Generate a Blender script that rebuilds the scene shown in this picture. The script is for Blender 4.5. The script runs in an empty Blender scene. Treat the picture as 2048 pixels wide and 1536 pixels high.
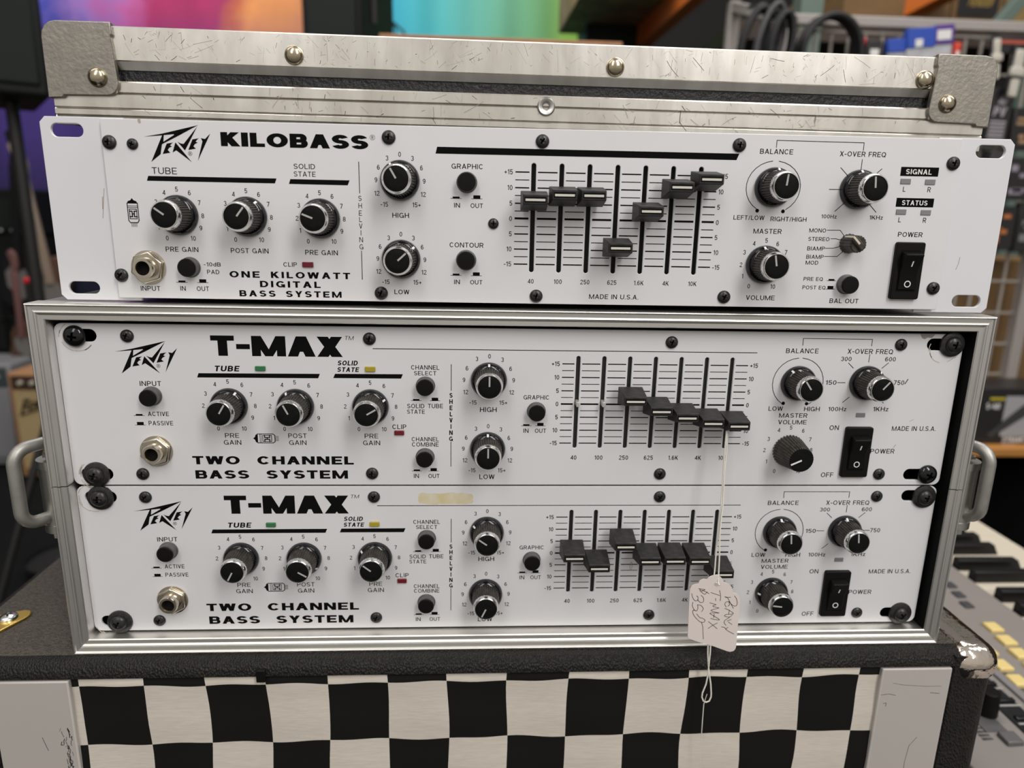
import bpy, bmesh, math, random
from mathutils import Matrix, Vector
import numpy as np
random.seed(7)
SC = bpy.context.scene
COL = SC.collection
D2R = math.pi / 180

# ------------------------------------------------------------------ camera, light, exposure
# working frame: millimetres, x right, y into the scene, z up, zero at the top left corner of the upper
# amplifier panel in the flight case; the shop floor lies 1060 mm below that.
FLOOR = -1060.0
F_PX = 1394.48
CAM = np.array([213.512, -363.566, 58.912])
ROT = np.array([[0.9983869, -0.0526346, 0.02128853],
                [0.00815234, -0.23817035, -0.97118918],
                [0.05618845, 0.9697961, -0.23735706]])       # rows: camera right, down, forward


def W(p):
    return Vector((p[0] / 1000, p[1] / 1000, (p[2] - FLOOR) / 1000))


def at(u, v, y):
    """the point of depth y (mm) that the photograph shows at pixel u, v"""
    d = ROT.T @ np.array([(u - 1024) / F_PX, (v - 768) / F_PX, 1.0])
    return CAM + d * ((y - CAM[1]) / d[1])


cam = bpy.data.cameras.new('camera')
cam_o = bpy.data.objects.new('camera', cam)
COL.objects.link(cam_o)
cam.sensor_width = 36
cam.lens = F_PX * 36 / 2048
cam.clip_start, cam.clip_end = 0.02, 60
r, dn, fw = ROT
m = Matrix(((r[0], -dn[0], -fw[0]), (r[1], -dn[1], -fw[1]), (r[2], -dn[2], -fw[2]))).to_4x4()
m.translation = W(CAM)
cam_o.matrix_world = m
cam.dof.use_dof = True
cam.dof.focus_distance = 0.366
cam.dof.aperture_fstop = 6.6
SC.camera = cam_o

wd = bpy.data.worlds.new('shop_ambient')
SC.world = wd
wd.use_nodes = True
nt = wd.node_tree
bg = nt.nodes['Background']
tc = nt.nodes.new('ShaderNodeTexCoord')
sp = nt.nodes.new('ShaderNodeSeparateXYZ')
fy = nt.nodes.new('ShaderNodeMapRange')          # the shop floor behind the camera is the brighter side
fy.inputs[1].default_value, fy.inputs[2].default_value = -0.9, 0.5
fy.inputs[3].default_value, fy.inputs[4].default_value = 0.88, 0.30
cr = nt.nodes.new('ShaderNodeValToRGB')
mr = nt.nodes.new('ShaderNodeMapRange')
mr.inputs[1].default_value, mr.inputs[2].default_value = -1, 1
nt.links.new(tc.outputs['Generated'], sp.inputs[0])
nt.links.new(sp.outputs['Z'], mr.inputs[0])
nt.links.new(mr.outputs[0], cr.inputs[0])
nt.links.new(cr.outputs[0], bg.inputs[0])
e = cr.color_ramp.elements
e[0].position, e[0].color = 0.0, (0.13, 0.124, 0.115, 1)
e[1].position, e[1].color = 1.0, (0.78, 0.765, 0.75, 1)
for pos, c in ((0.40, (0.36, 0.34, 0.31, 1)), (0.50, (0.56, 0.525, 0.47, 1)), (0.66, (0.58, 0.555, 0.525, 1))):
    k = e.new(pos)
    k.color = c
nt.links.new(sp.outputs['Y'], fy.inputs[0])
nt.links.new(fy.outputs[0], bg.inputs[1])


def area(name, loc, target, sx, sy, power, col=(1, 0.97, 0.94)):
    l = bpy.data.lights.new(name, 'AREA')
    l.shape, l.size, l.size_y, l.energy, l.color = 'RECTANGLE', sx, sy, power, col
    o = bpy.data.objects.new(name, l)
    COL.objects.link(o)
    o.location = W(loc)
    o.rotation_euler = (W(target) - W(loc)).to_track_quat('-Z', 'Y').to_euler()
    return o


# strip lamps of the shop ceiling, over and behind the camera
area('ceiling_lamp', (-450, -1500, 1500), (240, 0, -100), 0.45, 1.6, 12, (1, 0.97, 0.94))
area('ceiling_lamp', (1050, -1450, 1500), (240, 0, -100), 0.45, 1.6, 27, (1, 0.97, 0.94))
area('ceiling_lamp', (1700, -300, 1900), (240, 0, -100), 0.30, 1.5, 12)
area('ceiling_lamp', (-900, -200, 1900), (0, 0, -100), 0.30, 1.5, 6)
area('ceiling_lamp', (300, 900, 2100), (300, 900, -1000), 1.6, 0.3, 16)
area('ceiling_lamp', (-1000, 1900, 2200), (-1100, 3200, 200), 1.6, 0.3, 36)
area('ceiling_lamp', (1400, 1000, 2100), (1500, 1700, -300), 1.6, 0.3, 12)

vs = SC.view_settings
vs.view_transform, vs.look, vs.exposure, vs.gamma, vs.use_curve_mapping = 'Standard', 'None', 0.0, 1.0, False
SC.cycles.use_denoising = True
SC.cycles.max_bounces = 8

# ------------------------------------------------------------------ materials


def mat(name, col, rough=0.5, metal=0.0, bump=0.0, bscale=400.0, var=0.0, vscale=60.0, kind='noise', stretch=None,
        coat=0.0, emit=None, spec=0.5, col2=None, bdist=0.0003, tr=0.0):
    """principled material; var mixes towards col2 with noise, bump from noise or cells"""
    ma = bpy.data.materials.new(name)
    ma.use_nodes = True
    n, l = ma.node_tree.nodes, ma.node_tree.links
    b = n['Principled BSDF']
    b.inputs['Base Color'].default_value = (*col, 1)
    b.inputs['Roughness'].default_value = rough
    b.inputs['Metallic'].default_value = metal
    b.inputs['Specular IOR Level'].default_value = spec
    b.inputs['Coat Weight'].default_value = coat
    if tr:
        b.inputs['Transmission Weight'].default_value = tr
    if emit:
        b.inputs['Emission Color'].default_value = (*col, 1)
        b.inputs['Emission Strength'].default_value = emit
    if bump or var:
        tcn = n.new('ShaderNodeTexCoord')
        mp = n.new('ShaderNodeMapping')
        l.new(tcn.outputs['Object'], mp.inputs[0])
        if stretch:
            mp.inputs['Scale'].default_value = stretch
    if var:
        t = n.new('ShaderNodeTexNoise')
        t.inputs['Scale'].default_value = vscale
        t.inputs['Detail'].default_value = 5
        l.new(mp.outputs[0], t.inputs[0])
        mx = n.new('ShaderNodeMix')
        mx.data_type = 'RGBA'
        c2 = col2 or tuple(c * 0.5 for c in col)
        mx.inputs[6].default_value = (*col, 1)
        mx.inputs[7].default_value = (*c2, 1)
        m2 = n.new('ShaderNodeMapRange')
        m2.inputs[1].default_value, m2.inputs[2].default_value = 0.35, 0.75
        m2.inputs[4].default_value = var
        l.new(t.outputs['Fac'], m2.inputs[0])
        l.new(m2.outputs[0], mx.inputs[0])
        l.new(mx.outputs[2], b.inputs['Base Color'])
    if bump:
        if kind == 'cells':
            t = n.new('ShaderNodeTexVoronoi')
            t.inputs['Scale'].default_value = bscale
            o = t.outputs['Distance']
        else:
            t = n.new('ShaderNodeTexNoise')
            t.inputs['Scale'].default_value = bscale
            t.inputs['Detail'].default_value = 4
            o = t.outputs['Fac']
        l.new(mp.outputs[0], t.inputs[0])
        bp = n.new('ShaderNodeBump')
        bp.inputs['Strength'].default_value = bump
        bp.inputs['Distance'].default_value = bdist
        l.new(o, bp.inputs['Height'])
        l.new(bp.outputs[0], b.inputs['Normal'])
    return ma


M = {}
M['panel'] = mat('white_panel_paint', (0.70, 0.69, 0.70), 0.36, bump=0.03, bscale=900, var=0.10, vscale=30, col2=(0.60, 0.585, 0.57))
M['ear'] = mat('white_ear_paint', (0.69, 0.69, 0.715), 0.33, var=0.08, vscale=25, col2=(0.6, 0.59, 0.59))
M['print'] = mat('black_screen_print', (0.0055, 0.0055, 0.0055), 0.8, spec=.03)
M['print_grey'] = mat('soft_black_print', (0.035, 0.034, 0.034), 0.5)
M['white_print'] = mat('white_print', (0.75, 0.74, 0.72), 0.5)
M['gloss'] = mat('gloss_black_plastic', (0.006, 0.006, 0.007), 0.09, spec=.45)
M['flute'] = mat('dusty_black_plastic', (0.022, 0.020, 0.018), 0.42, var=0.9, vscale=350, col2=(0.085, 0.072, 0.058), spec=.35)
M['ring'] = mat('bright_aluminium_ring', (0.86, 0.86, 0.85), 0.2, 1.0)
M['cap'] = mat('matt_black_cap', (0.006, 0.006, 0.006), 0.55, spec=.08, var=0.3, vscale=500, col2=(0.014, 0.014, 0.014))
M['button'] = mat('black_button_plastic', (0.006, 0.0058, 0.0056), 0.45, spec=.14)
M['sleeve'] = mat('worn_button_sleeve', (0.11, 0.105, 0.10), 0.45, var=0.6, vscale=300, col2=(0.05, 0.05, 0.05))
M['slider'] = mat('black_slider_plastic', (0.015, 0.014, 0.014), 0.48, spec=.3, bump=0.1, bscale=1200, var=0.4, vscale=300, col2=(0.06, 0.055, 0.05))
M['screw'] = mat('black_oxide_screw', (0.025, 0.024, 0.024), 0.32, 0.5, var=0.6, vscale=400, col2=(0.075, 0.07, 0.065))
M['dark'] = mat('dark_interior', (0.004, 0.004, 0.004), 0.8, spec=.1)
M['chassis'] = mat('black_chassis_paint', (0.012, 0.012, 0.012), 0.5)
M['nickel'] = mat('nickel_plate', (0.66, 0.60, 0.50), 0.2, 1.0, var=0.4, vscale=200, col2=(0.45, 0.40, 0.33))
M['alu'] = mat('worn_aluminium', (0.86, 0.83, 0.775), 0.30, 1.0, bump=0.45, bscale=28, stretch=(1.6, 1, 0.5), var=0.8, vscale=60, col2=(0.62, 0.585, 0.53), bdist=.0012)
M['alu_frame'] = mat('moulding_aluminium', (0.86, 0.845, 0.80), 0.42, 1.0, bump=0.12, bscale=120, stretch=(.4, 1, 1.5), var=0.6, vscale=50, col2=(0.68, 0.655, 0.61))
M['alu_v'] = mat('grey_aluminium', (0.76, 0.745, 0.73), 0.38, 1.0, bump=0.12, bscale=150, stretch=(1.5, 1.5, 0.3), var=0.6, vscale=70, col2=(0.58, 0.56, 0.545))
M['alu_lip'] = mat('aluminium_lip', (0.46, 0.45, 0.44), 0.4, 1.0)
M['cast'] = mat('zinc_cast_corner', (0.34, 0.315, 0.275), 0.45, 0.9, bump=0.5, bscale=420, var=0.7, vscale=160, col2=(0.25, 0.24, 0.22), bdist=0.0004)
M['rivet'] = mat('brassy_rivet', (0.58, 0.50, 0.36), 0.2, 1.0, var=.6, vscale=300, col2=(.36, .30, .22))
M['scratch'] = mat('dark_scratch', (0.40, 0.375, 0.34), 0.45, 0.9)
M['scratch_hi'] = mat('bright_scratch', (0.95, 0.92, 0.85), 0.25, 1.0)
M['tolex'] = mat('black_tolex', (0.013, 0.012, 0.011), 0.46, bump=1.0, bscale=950, kind='cells', stretch=(1, 1, .6), bdist=0.0007, var=0.5, vscale=160, col2=(0.022, 0.019, 0.016), spec=.22)
M['tolex_top'] = mat('dusty_sheen_tolex', (0.085, 0.074, 0.062), 0.5, bump=1.0, bscale=900, kind='cells', bdist=0.0007, var=0.9, vscale=420, col2=(0.045, 0.038, 0.031), spec=.3)  # lighter top face: dust, plus grazing reflection put into the colour
M['strip'] = mat('black_leatherette', (0.012, 0.012, 0.0135), 0.42, spec=.4, bump=1.0, bscale=520, bdist=0.0016)
M['grey_paint'] = mat('grey_painted_wood', (0.455, 0.425, 0.395), 0.42, bump=0.1, bscale=200, var=0.2, vscale=12, col2=(0.41, 0.38, 0.35))
M['chrome'] = mat('nickel_chrome_corner', (0.78, 0.69, 0.60), 0.10, 1.0, bump=0.6, bscale=70, bdist=0.0022)
M['yellow_corner'] = mat('corner_yellow_reflection', (0.85, 0.58, 0.16), 0.28, 1.0)  # yellow reflection on the metal corner is put into its colour
M['steel'] = mat('zinc_plated_steel', (0.58, 0.57, 0.54), 0.38, 1.0, var=0.5, vscale=120, col2=(0.40, 0.39, 0.37), bump=0.2, bscale=300)
M['handle'] = mat('worn_grey_handle', (0.40, 0.39, 0.36), 0.45, 0.7, var=0.6, vscale=140, col2=(0.28, 0.27, 0.25), bump=0.25, bscale=250)
M['red_led'] = mat('red_lens', (0.15, 0.006, 0.014), 0.25)
M['green_led'] = mat('green_lens', (0.03, 0.16, 0.06), 0.25)
M['yellow_led'] = mat('yellow_lens', (0.38, 0.30, 0.02), 0.25)
M['grey_led'] = mat('grey_lens', (0.22, 0.21, 0.22), 0.3)
M['paper'] = mat('cream_card', (0.70, 0.63, 0.60), 0.7, var=0.15, vscale=80, col2=(0.62, 0.55, 0.52))
M['ink'] = mat('brown_ink', (0.085, 0.045, 0.035), 0.6)
M['string'] = mat('white_string', (0.74, 0.71, 0.64), 0.85, bump=0.8, bscale=1500)
M['tapestain'] = mat('yellowed_tape_residue', (0.62, 0.53, 0.29), 0.5, var=1.0, vscale=150, col2=(0.69, 0.65, 0.56))
M['grime'] = mat('brown_grime', (0.42, 0.36, 0.29), 0.6)
M['lightmetal'] = mat('fader_lever', (0.62, 0.60, 0.56), 0.4, 0.6)


def plain(name, col, rough=0.5, **k):
    if name not in M:
        M[name] = mat(name, col, rough, **k)
    return M[name]


# cloth of black and white squares
def checker_mat():
    ma = bpy.data.materials.new('checker_cloth')
    ma.use_nodes = True
    n, l = ma.node_tree.nodes, ma.node_tree.links
    b = n['Principled BSDF']
    b.inputs['Roughness'].default_value = 0.85
    b.inputs['Specular IOR Level'].default_value = .15
    uv = n.new('ShaderNodeTexCoord')
    ch = n.new('ShaderNodeTexChecker')
    ch.inputs['Scale'].default_value = 1.0
    l.new(uv.outputs['UV'], ch.inputs['Vector'])
    ns = n.new('ShaderNodeTexNoise')
    ns.inputs['Scale'].default_value = 500
    mp = n.new('ShaderNodeMapping')
    mp.inputs['Scale'].default_value = (0.25, 1, 2.5)
    l.new(uv.outputs['Object'], mp.inputs[0])
    l.new(mp.outputs[0], ns.inputs[0])
    r1 = n.new('ShaderNodeValToRGB')
    r1.color_ramp.elements[0].color = (0.53, 0.485, 0.42, 1)
    r1.color_ramp.elements[1].color = (0.68, 0.63, 0.555, 1)
    l.new(ns.outputs['Fac'], r1.inputs[0])
    l.new(r1.outputs[0], ch.inputs['Color1'])
    ch.inputs['Color2'].default_value = (0.0075, 0.0075, 0.0072, 1)
    l.new(ch.outputs['Color'], b.inputs['Base Color'])
    bp = n.new('ShaderNodeBump')
    bp.inputs['Strength'].default_value = 0.25
    bp.inputs['Distance'].default_value = 0.0002
    l.new(ns.outputs['Fac'], bp.inputs['Height'])
    l.new(bp.outputs[0], b.inputs['Normal'])
    return ma


M['checker'] = checker_mat()


def ramp_mat(name, stops, axis, lo, hi, rough=0.8, warp=0.25, scale=3.0, dark=None):
    """printed backdrop cloth: colours that run along one axis, broken up by the printed smoke"""
    ma = bpy.data.materials.new(name)
    ma.use_nodes = True
    n, l = ma.node_tree.nodes, ma.node_tree.links
    b = n['Principled BSDF']
    b.inputs['Roughness'].default_value = rough
    t = n.new('ShaderNodeTexCoord')
    s = n.new('ShaderNodeSeparateXYZ')
    l.new(t.outputs['Object'], s.inputs[0])
    mr_ = n.new('ShaderNodeMapRange')
    mr_.inputs[1].default_value, mr_.inputs[2].default_value = lo, hi
    l.new(s.outputs[axis], mr_.inputs[0])
    ns = n.new('ShaderNodeTexNoise')
    ns.inputs['Scale'].default_value = scale
    ns.inputs['Detail'].default_value = 6
    l.new(t.outputs['Object'], ns.inputs[0])
    ma1 = n.new('ShaderNodeMath')
    ma1.operation = 'MULTIPLY_ADD'
    ma1.inputs[1].default_value = warp
    l.new(ns.outputs['Fac'], ma1.inputs[0])
    l.new(mr_.outputs[0], ma1.inputs[2])
    ma2 = n.new('ShaderNodeMath')
    ma2.operation = 'SUBTRACT'
    ma2.inputs[1].default_value = warp * 0.5
    l.new(ma1.outputs[0], ma2.inputs[0])
    c = n.new('ShaderNodeValToRGB')
    el = c.color_ramp.elements
    el[0].position, el[0].color = stops[0][0], (*stops[0][1], 1)
    el[1].position, el[1].color = stops[-1][0], (*stops[-1][1], 1)
    for p_, q_ in stops[1:-1]:
        el.new(p_).color = (*q_, 1)
    l.new(ma2.outputs[0], c.inputs[0])
    out = c.outputs[0]
    if dark:                                # colour darkens towards the lower part
        mz = n.new('ShaderNodeMapRange')
        mz.inputs[1].default_value, mz.inputs[2].default_value = dark[0], dark[1]
        l.new(s.outputs['Z'], mz.inputs[0])
        mx = n.new('ShaderNodeMix')
        mx.data_type = 'RGBA'
        mx.inputs[6].default_value = (*dark[2], 1)
        if len(dark) > 3:                   # and ends in navy at the foot
            m3 = n.new('ShaderNodeMapRange')
            m3.inputs[1].default_value, m3.inputs[2].default_value = dark[3][0], dark[3][1]
            l.new(s.outputs['Z'], m3.inputs[0])
            x3 = n.new('ShaderNodeMix')
            x3.data_type = 'RGBA'
            x3.inputs[6].default_value, x3.inputs[7].default_value = (*dark[3][2], 1), (*dark[2], 1)
            l.new(m3.outputs[0], x3.inputs[0])
            l.new(x3.outputs[2], mx.inputs[6])
        l.new(mz.outputs[0], mx.inputs[0])
        l.new(out, mx.inputs[7])
        out = mx.outputs[2]
    l.new(out, b.inputs['Base Color'])
    return ma


# ------------------------------------------------------------------ building tools
ORG = {}


class MB:
    """collects shapes in mm and links them as one mesh object"""

    def __init__(s):
        s.v, s.f, s.mi, s.cur = [], [], [], 0

    def add(s, vs_, fs):
        o = len(s.v)
        s.v += [tuple(p) for p in vs_]
        for f in fs:
            s.f.append([i + o for i in f])
            s.mi.append(s.cur)
        return s

    def box(s, x0, x1, y0, y1, z0, z1):
        v = [(x, y, z) for z in (z0, z1) for y in (y0, y1) for x in (x0, x1)]
        return s.add(v, [(0, 2, 3, 1), (4, 5, 7, 6), (0, 1, 5, 4), (2, 6, 7, 3), (0, 4, 6, 2), (1, 3, 7, 5)])

    def hexa(s, v):
        return s.add(v, [(0, 2, 3, 1), (4, 5, 7, 6), (0, 1, 5, 4), (2, 6, 7, 3), (0, 4, 6, 2), (1, 3, 7, 5)])

    def frustum(s, a, ya, b, yb):
        """box whose xz rectangle goes from a at depth ya to b at depth yb; a, b = (x0, x1, z0, z1)"""
        v = [(a[0], ya, a[2]), (a[1], ya, a[2]), (b[0], yb, b[2]), (b[1], yb, b[2]),
             (a[0], ya, a[3]), (a[1], ya, a[3]), (b[0], yb, b[3]), (b[1], yb, b[3])]
        return s.hexa(v)

    def paint(s, face):
        if face is not None:
            s.mi[face] = 1
        return s

    def flat(s, pts, y):
        return s.add([(x, y, z) for x, z in pts], [list(range(len(pts)))])

    def prism(s, pts, y0, y1):
        n = len(pts)
        s.add([(x, y0, z) for x, z in pts] + [(x, y1, z) for x, z in pts],
              [list(range(n)), list(range(2 * n - 1, n - 1, -1))] + [(i, i + n, (i + 1) % n + n, (i + 1) % n) for i in range(n)])
        return s

    def zprism(s, pts, z0, z1):
        n = len(pts)
        s.add([(x, y, z0) for x, y in pts] + [(x, y, z1) for x, y in pts],
              [list(range(n)), list(range(2 * n - 1, n - 1, -1))] + [(i, i + n, (i + 1) % n + n, (i + 1) % n) for i in range(n)])
        return s

    def lathe(s, prof, n=48, cx=0, cz=0, mod=None, close=True):
        """profile of (radius, y) turned about an axis along y"""
        vs_, fs = [], []
        for r_, y in prof:
            for i in range(n):
                a = 2 * math.pi * i / n
                rr = r_ * (mod(i, r_) if mod else 1)
                vs_.append((cx + rr * math.sin(a), y, cz + rr * math.cos(a)))
        for j in range(len(prof) - 1):
            for i in range(n):
                k = (i + 1) % n
                fs.append((j * n + i, j * n + k, (j + 1) * n + k, (j + 1) * n + i))
        if close:
            fs.append(list(range((len(prof) - 1) * n, len(prof) * n)))
        return s.add(vs_, fs)

    def tube(s, path, rad, n=10, flatten=1.0, caps=True):
        path = [Vector(p) for p in path]
        vs_, fs = [], []
        up = None
        for i, p in enumerate(path):
            t = (path[min(i + 1, len(path) - 1)] - path[max(i - 1, 0)]).normalized()
            if up is None:
                up = Vector((0, 1, 0)) if abs(t.y) < 0.9 else Vector((1, 0, 0))
            a = t.cross(up).normalized()
            up = a.cross(t).normalized()
            rr = rad[i] if isinstance(rad, (list, tuple)) else rad
            for k in range(n):
                an = 2 * math.pi * k / n
                vs_.append(p + a * (math.cos(an) * rr) + up * (math.sin(an) * rr * flatten))
        for i in range(len(path) - 1):
            for k in range(n):
                q = (k + 1) % n
                fs.append((i * n + k, i * n + q, (i + 1) * n + q, (i + 1) * n + k))
        if caps:
            fs.append(list(range(n)))
            fs.append(list(range((len(path) - 1) * n, len(path) * n)))
        return s.add(vs_, fs)

    def beam(s, a, b, w, h):
        """square bar between two points"""
        a, b = Vector(a), Vector(b)
        t = (b - a).normalized()
        u = t.cross(Vector((0, 0, 1))) if abs(t.z) < 0.95 else t.cross(Vector((0, 1, 0)))
        u.normalize()
        w_ = u.cross(t).normalized()
        vs_ = []
        for p in (a, b):
            for i, j in ((-1, -1), (1, -1), (1, 1), (-1, 1)):
                vs_.append(p + u * (i * w / 2) + w_ * (j * h / 2))
        return s.add(vs_, [(0, 1, 2, 3), (7, 6, 5, 4), (0, 4, 5, 1), (1, 5, 6, 2), (2, 6, 7, 3), (3, 7, 4, 0)])

    def ball(s, c, rx, ry, rz, n=16, m_=10):
        vs_, fs = [], []
        for j in range(m_ + 1):
            t = math.pi * j / m_
            for i in range(n):
                a = 2 * math.pi * i / n
                vs_.append((c[0] + rx * math.sin(t) * math.cos(a), c[1] + ry * math.sin(t) * math.sin(a), c[2] + rz * math.cos(t)))
        for j in range(m_):
            for i in range(n):
                k = (i + 1) % n
                fs.append((j * n + i, j * n + k, (j + 1) * n + k, (j + 1) * n + i))
        return s.add(vs_, fs)

    # ---- strokes of the printed lettering (flat polygons at depth y)
    def line(s, pts, w, y, ends=0.0):
        for (x0, z0), (x1, z1) in zip(pts[:-1], pts[1:]):
            d = math.hypot(x1 - x0, z1 - z0) or 1e-6
            tx, tz = (x1 - x0) / d, (z1 - z0) / d
            nx, nz = -tz * w / 2, tx * w / 2
            e_ = ends * w
            s.flat([(x0 + nx - tx * e_, z0 + nz - tz * e_), (x0 - nx - tx * e_, z0 - nz - tz * e_),
                    (x1 - nx + tx * e_, z1 - nz + tz * e_), (x1 + nx + tx * e_, z1 + nz + tz * e_)], y)
        return s

    def rect(s, x0, z0, x1, z1, y):
        return s.flat([(x0, z0), (x1, z0), (x1, z1), (x0, z1)], y)

    def arc(s, cx, cz, rx, rz, wx, wz, a0, a1, y, n=None, f=None):
        n = n or max(4, int(abs(a1 - a0) / 12))
        f = f or (lambda x, z: (x, z))
        for i in range(n):
            p = []
            for a, k in ((a0 + (a1 - a0) * i / n, 1), (a0 + (a1 - a0) * (i + 1) / n, 1), (a0 + (a1 - a0) * (i + 1) / n, 0), (a0 + (a1 - a0) * i / n, 0)):
                c_, s_ = math.cos(a * D2R), math.sin(a * D2R)
                p.append(f(cx + (rx - (0 if k else wx)) * c_, cz + (rz - (0 if k else wz)) * s_))
            s.flat(p, y)
        return s

    def disc(s, cx, cz, r_, y, n=20):
        return s.flat([(cx + r_ * math.cos(2 * math.pi * i / n), cz + r_ * math.sin(2 * math.pi * i / n)) for i in range(n)], y)

    def mesh(s, name, mats, smooth=None, org=(0, 0, 0), recalc=True):
        me = bpy.data.meshes.new(name)
        me.from_pydata([((x - org[0]) / 1000, (y - org[1]) / 1000, (z - org[2]) / 1000) for x, y, z in s.v], [], s.f)
        for q in (mats if isinstance(mats, (list, tuple)) else [mats]):
            me.materials.append(M[q] if isinstance(q, str) else q)
        me.polygons.foreach_set('material_index', s.mi)
        if recalc:
            bm = bmesh.new()
            bm.from_mesh(me)
            bmesh.ops.recalc_face_normals(bm, faces=bm.faces)
            bm.to_mesh(me)
            bm.free()
        if smooth:
            me.shade_smooth()
            me.set_sharp_from_angle(angle=smooth * D2R)
        me.update()
        return me

    def build(s, name, mats, parent=None, smooth=None, bevel=0, org=None, recalc=True, seg=2):
        if org is None:
            org = ORG.get(parent.name, (0, 0, 0)) if parent is not None else (0, 0, 0)
        me = s.mesh(name, mats, smooth, org, recalc)
        o = link(name, me, parent)
        if parent is not None:
            ORG[o.name] = org
        if bevel:
            bev(o, bevel, seg)
        return o


def bev(o, width, seg=2, ang=35):
    b = o.modifiers.new('rounding', 'BEVEL')
    b.width, b.segments, b.limit_method, b.angle_limit = width / 1000, seg, 'ANGLE', ang * D2R
    if not o.data.polygons[0].use_smooth:
        o.data.shade_smooth()
        o.data.set_sharp_from_angle(angle=40 * D2R)


def link(name, me, parent=None, loc=(0, 0, 0), rot=(0, 0, 0)):
    o = bpy.data.objects.new(name, me)
    COL.objects.link(o)
    o.parent = parent
    o.location = (loc[0] / 1000, loc[1] / 1000, loc[2] / 1000)
    o.rotation_euler = rot
    return o


def tag(o, label, cat, group=None, kind=None):
    o['label'], o['category'] = label, cat
    if group:
        o['group'] = group
    if kind:
        o['kind'] = kind
    return o


def thing(name, label, cat, base, group=None):
    o = bpy.data.objects.new(name, None)
    COL.objects.link(o)
    o.empty_display_size = 0.02
    o.location = W(base)
    ORG[o.name] = tuple(base)
    return tag(o, label, cat, group)


def solo(mb, name, label, cat, mats, base, group=None, smooth=None, bevel=0, kind=None):
    """a thing that is one mesh"""
    o = mb.build(name, mats, None, smooth, bevel, org=base)
    o.location = W(base)
    return tag(o, label, cat, group, kind)


def structure(mb, name, mats, base=(0, 0, FLOOR)):
    o = mb.build(name, mats, None, org=base)
    o.location = W(base)
    o['kind'] = 'structure'
    return o


# ------------------------------------------------------------------ lettering: a plain grotesque drawn with bars and arcs
# every glyph lives in a box w x 1; sx, sz = stem widths. b(x0,z0,x1,z1) bar, d(x0,z0,x1,z1) slanted stem, a() arc
GW = dict(A=.74, B=.66, C=.72, D=.70, E=.60, F=.56, G=.76, H=.70, I=.0, J=.50, K=.68, L=.54, M=.90, N=.72, O=.78, P=.64, Q=.78, R=.67,
          S=.64, T=.62, U=.70, V=.68, W=1.0, X=.68, Y=.68, Z=.62)
GW.update({k: .58 for k in '02356789'})
GW.update({'1': .32, '4': .60, '-': .36, '+': .52, '.': .0, ' ': .28, '/': .34, '$': .6, 'd': .54, 'z': .46, '\u2013': .5})


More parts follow.
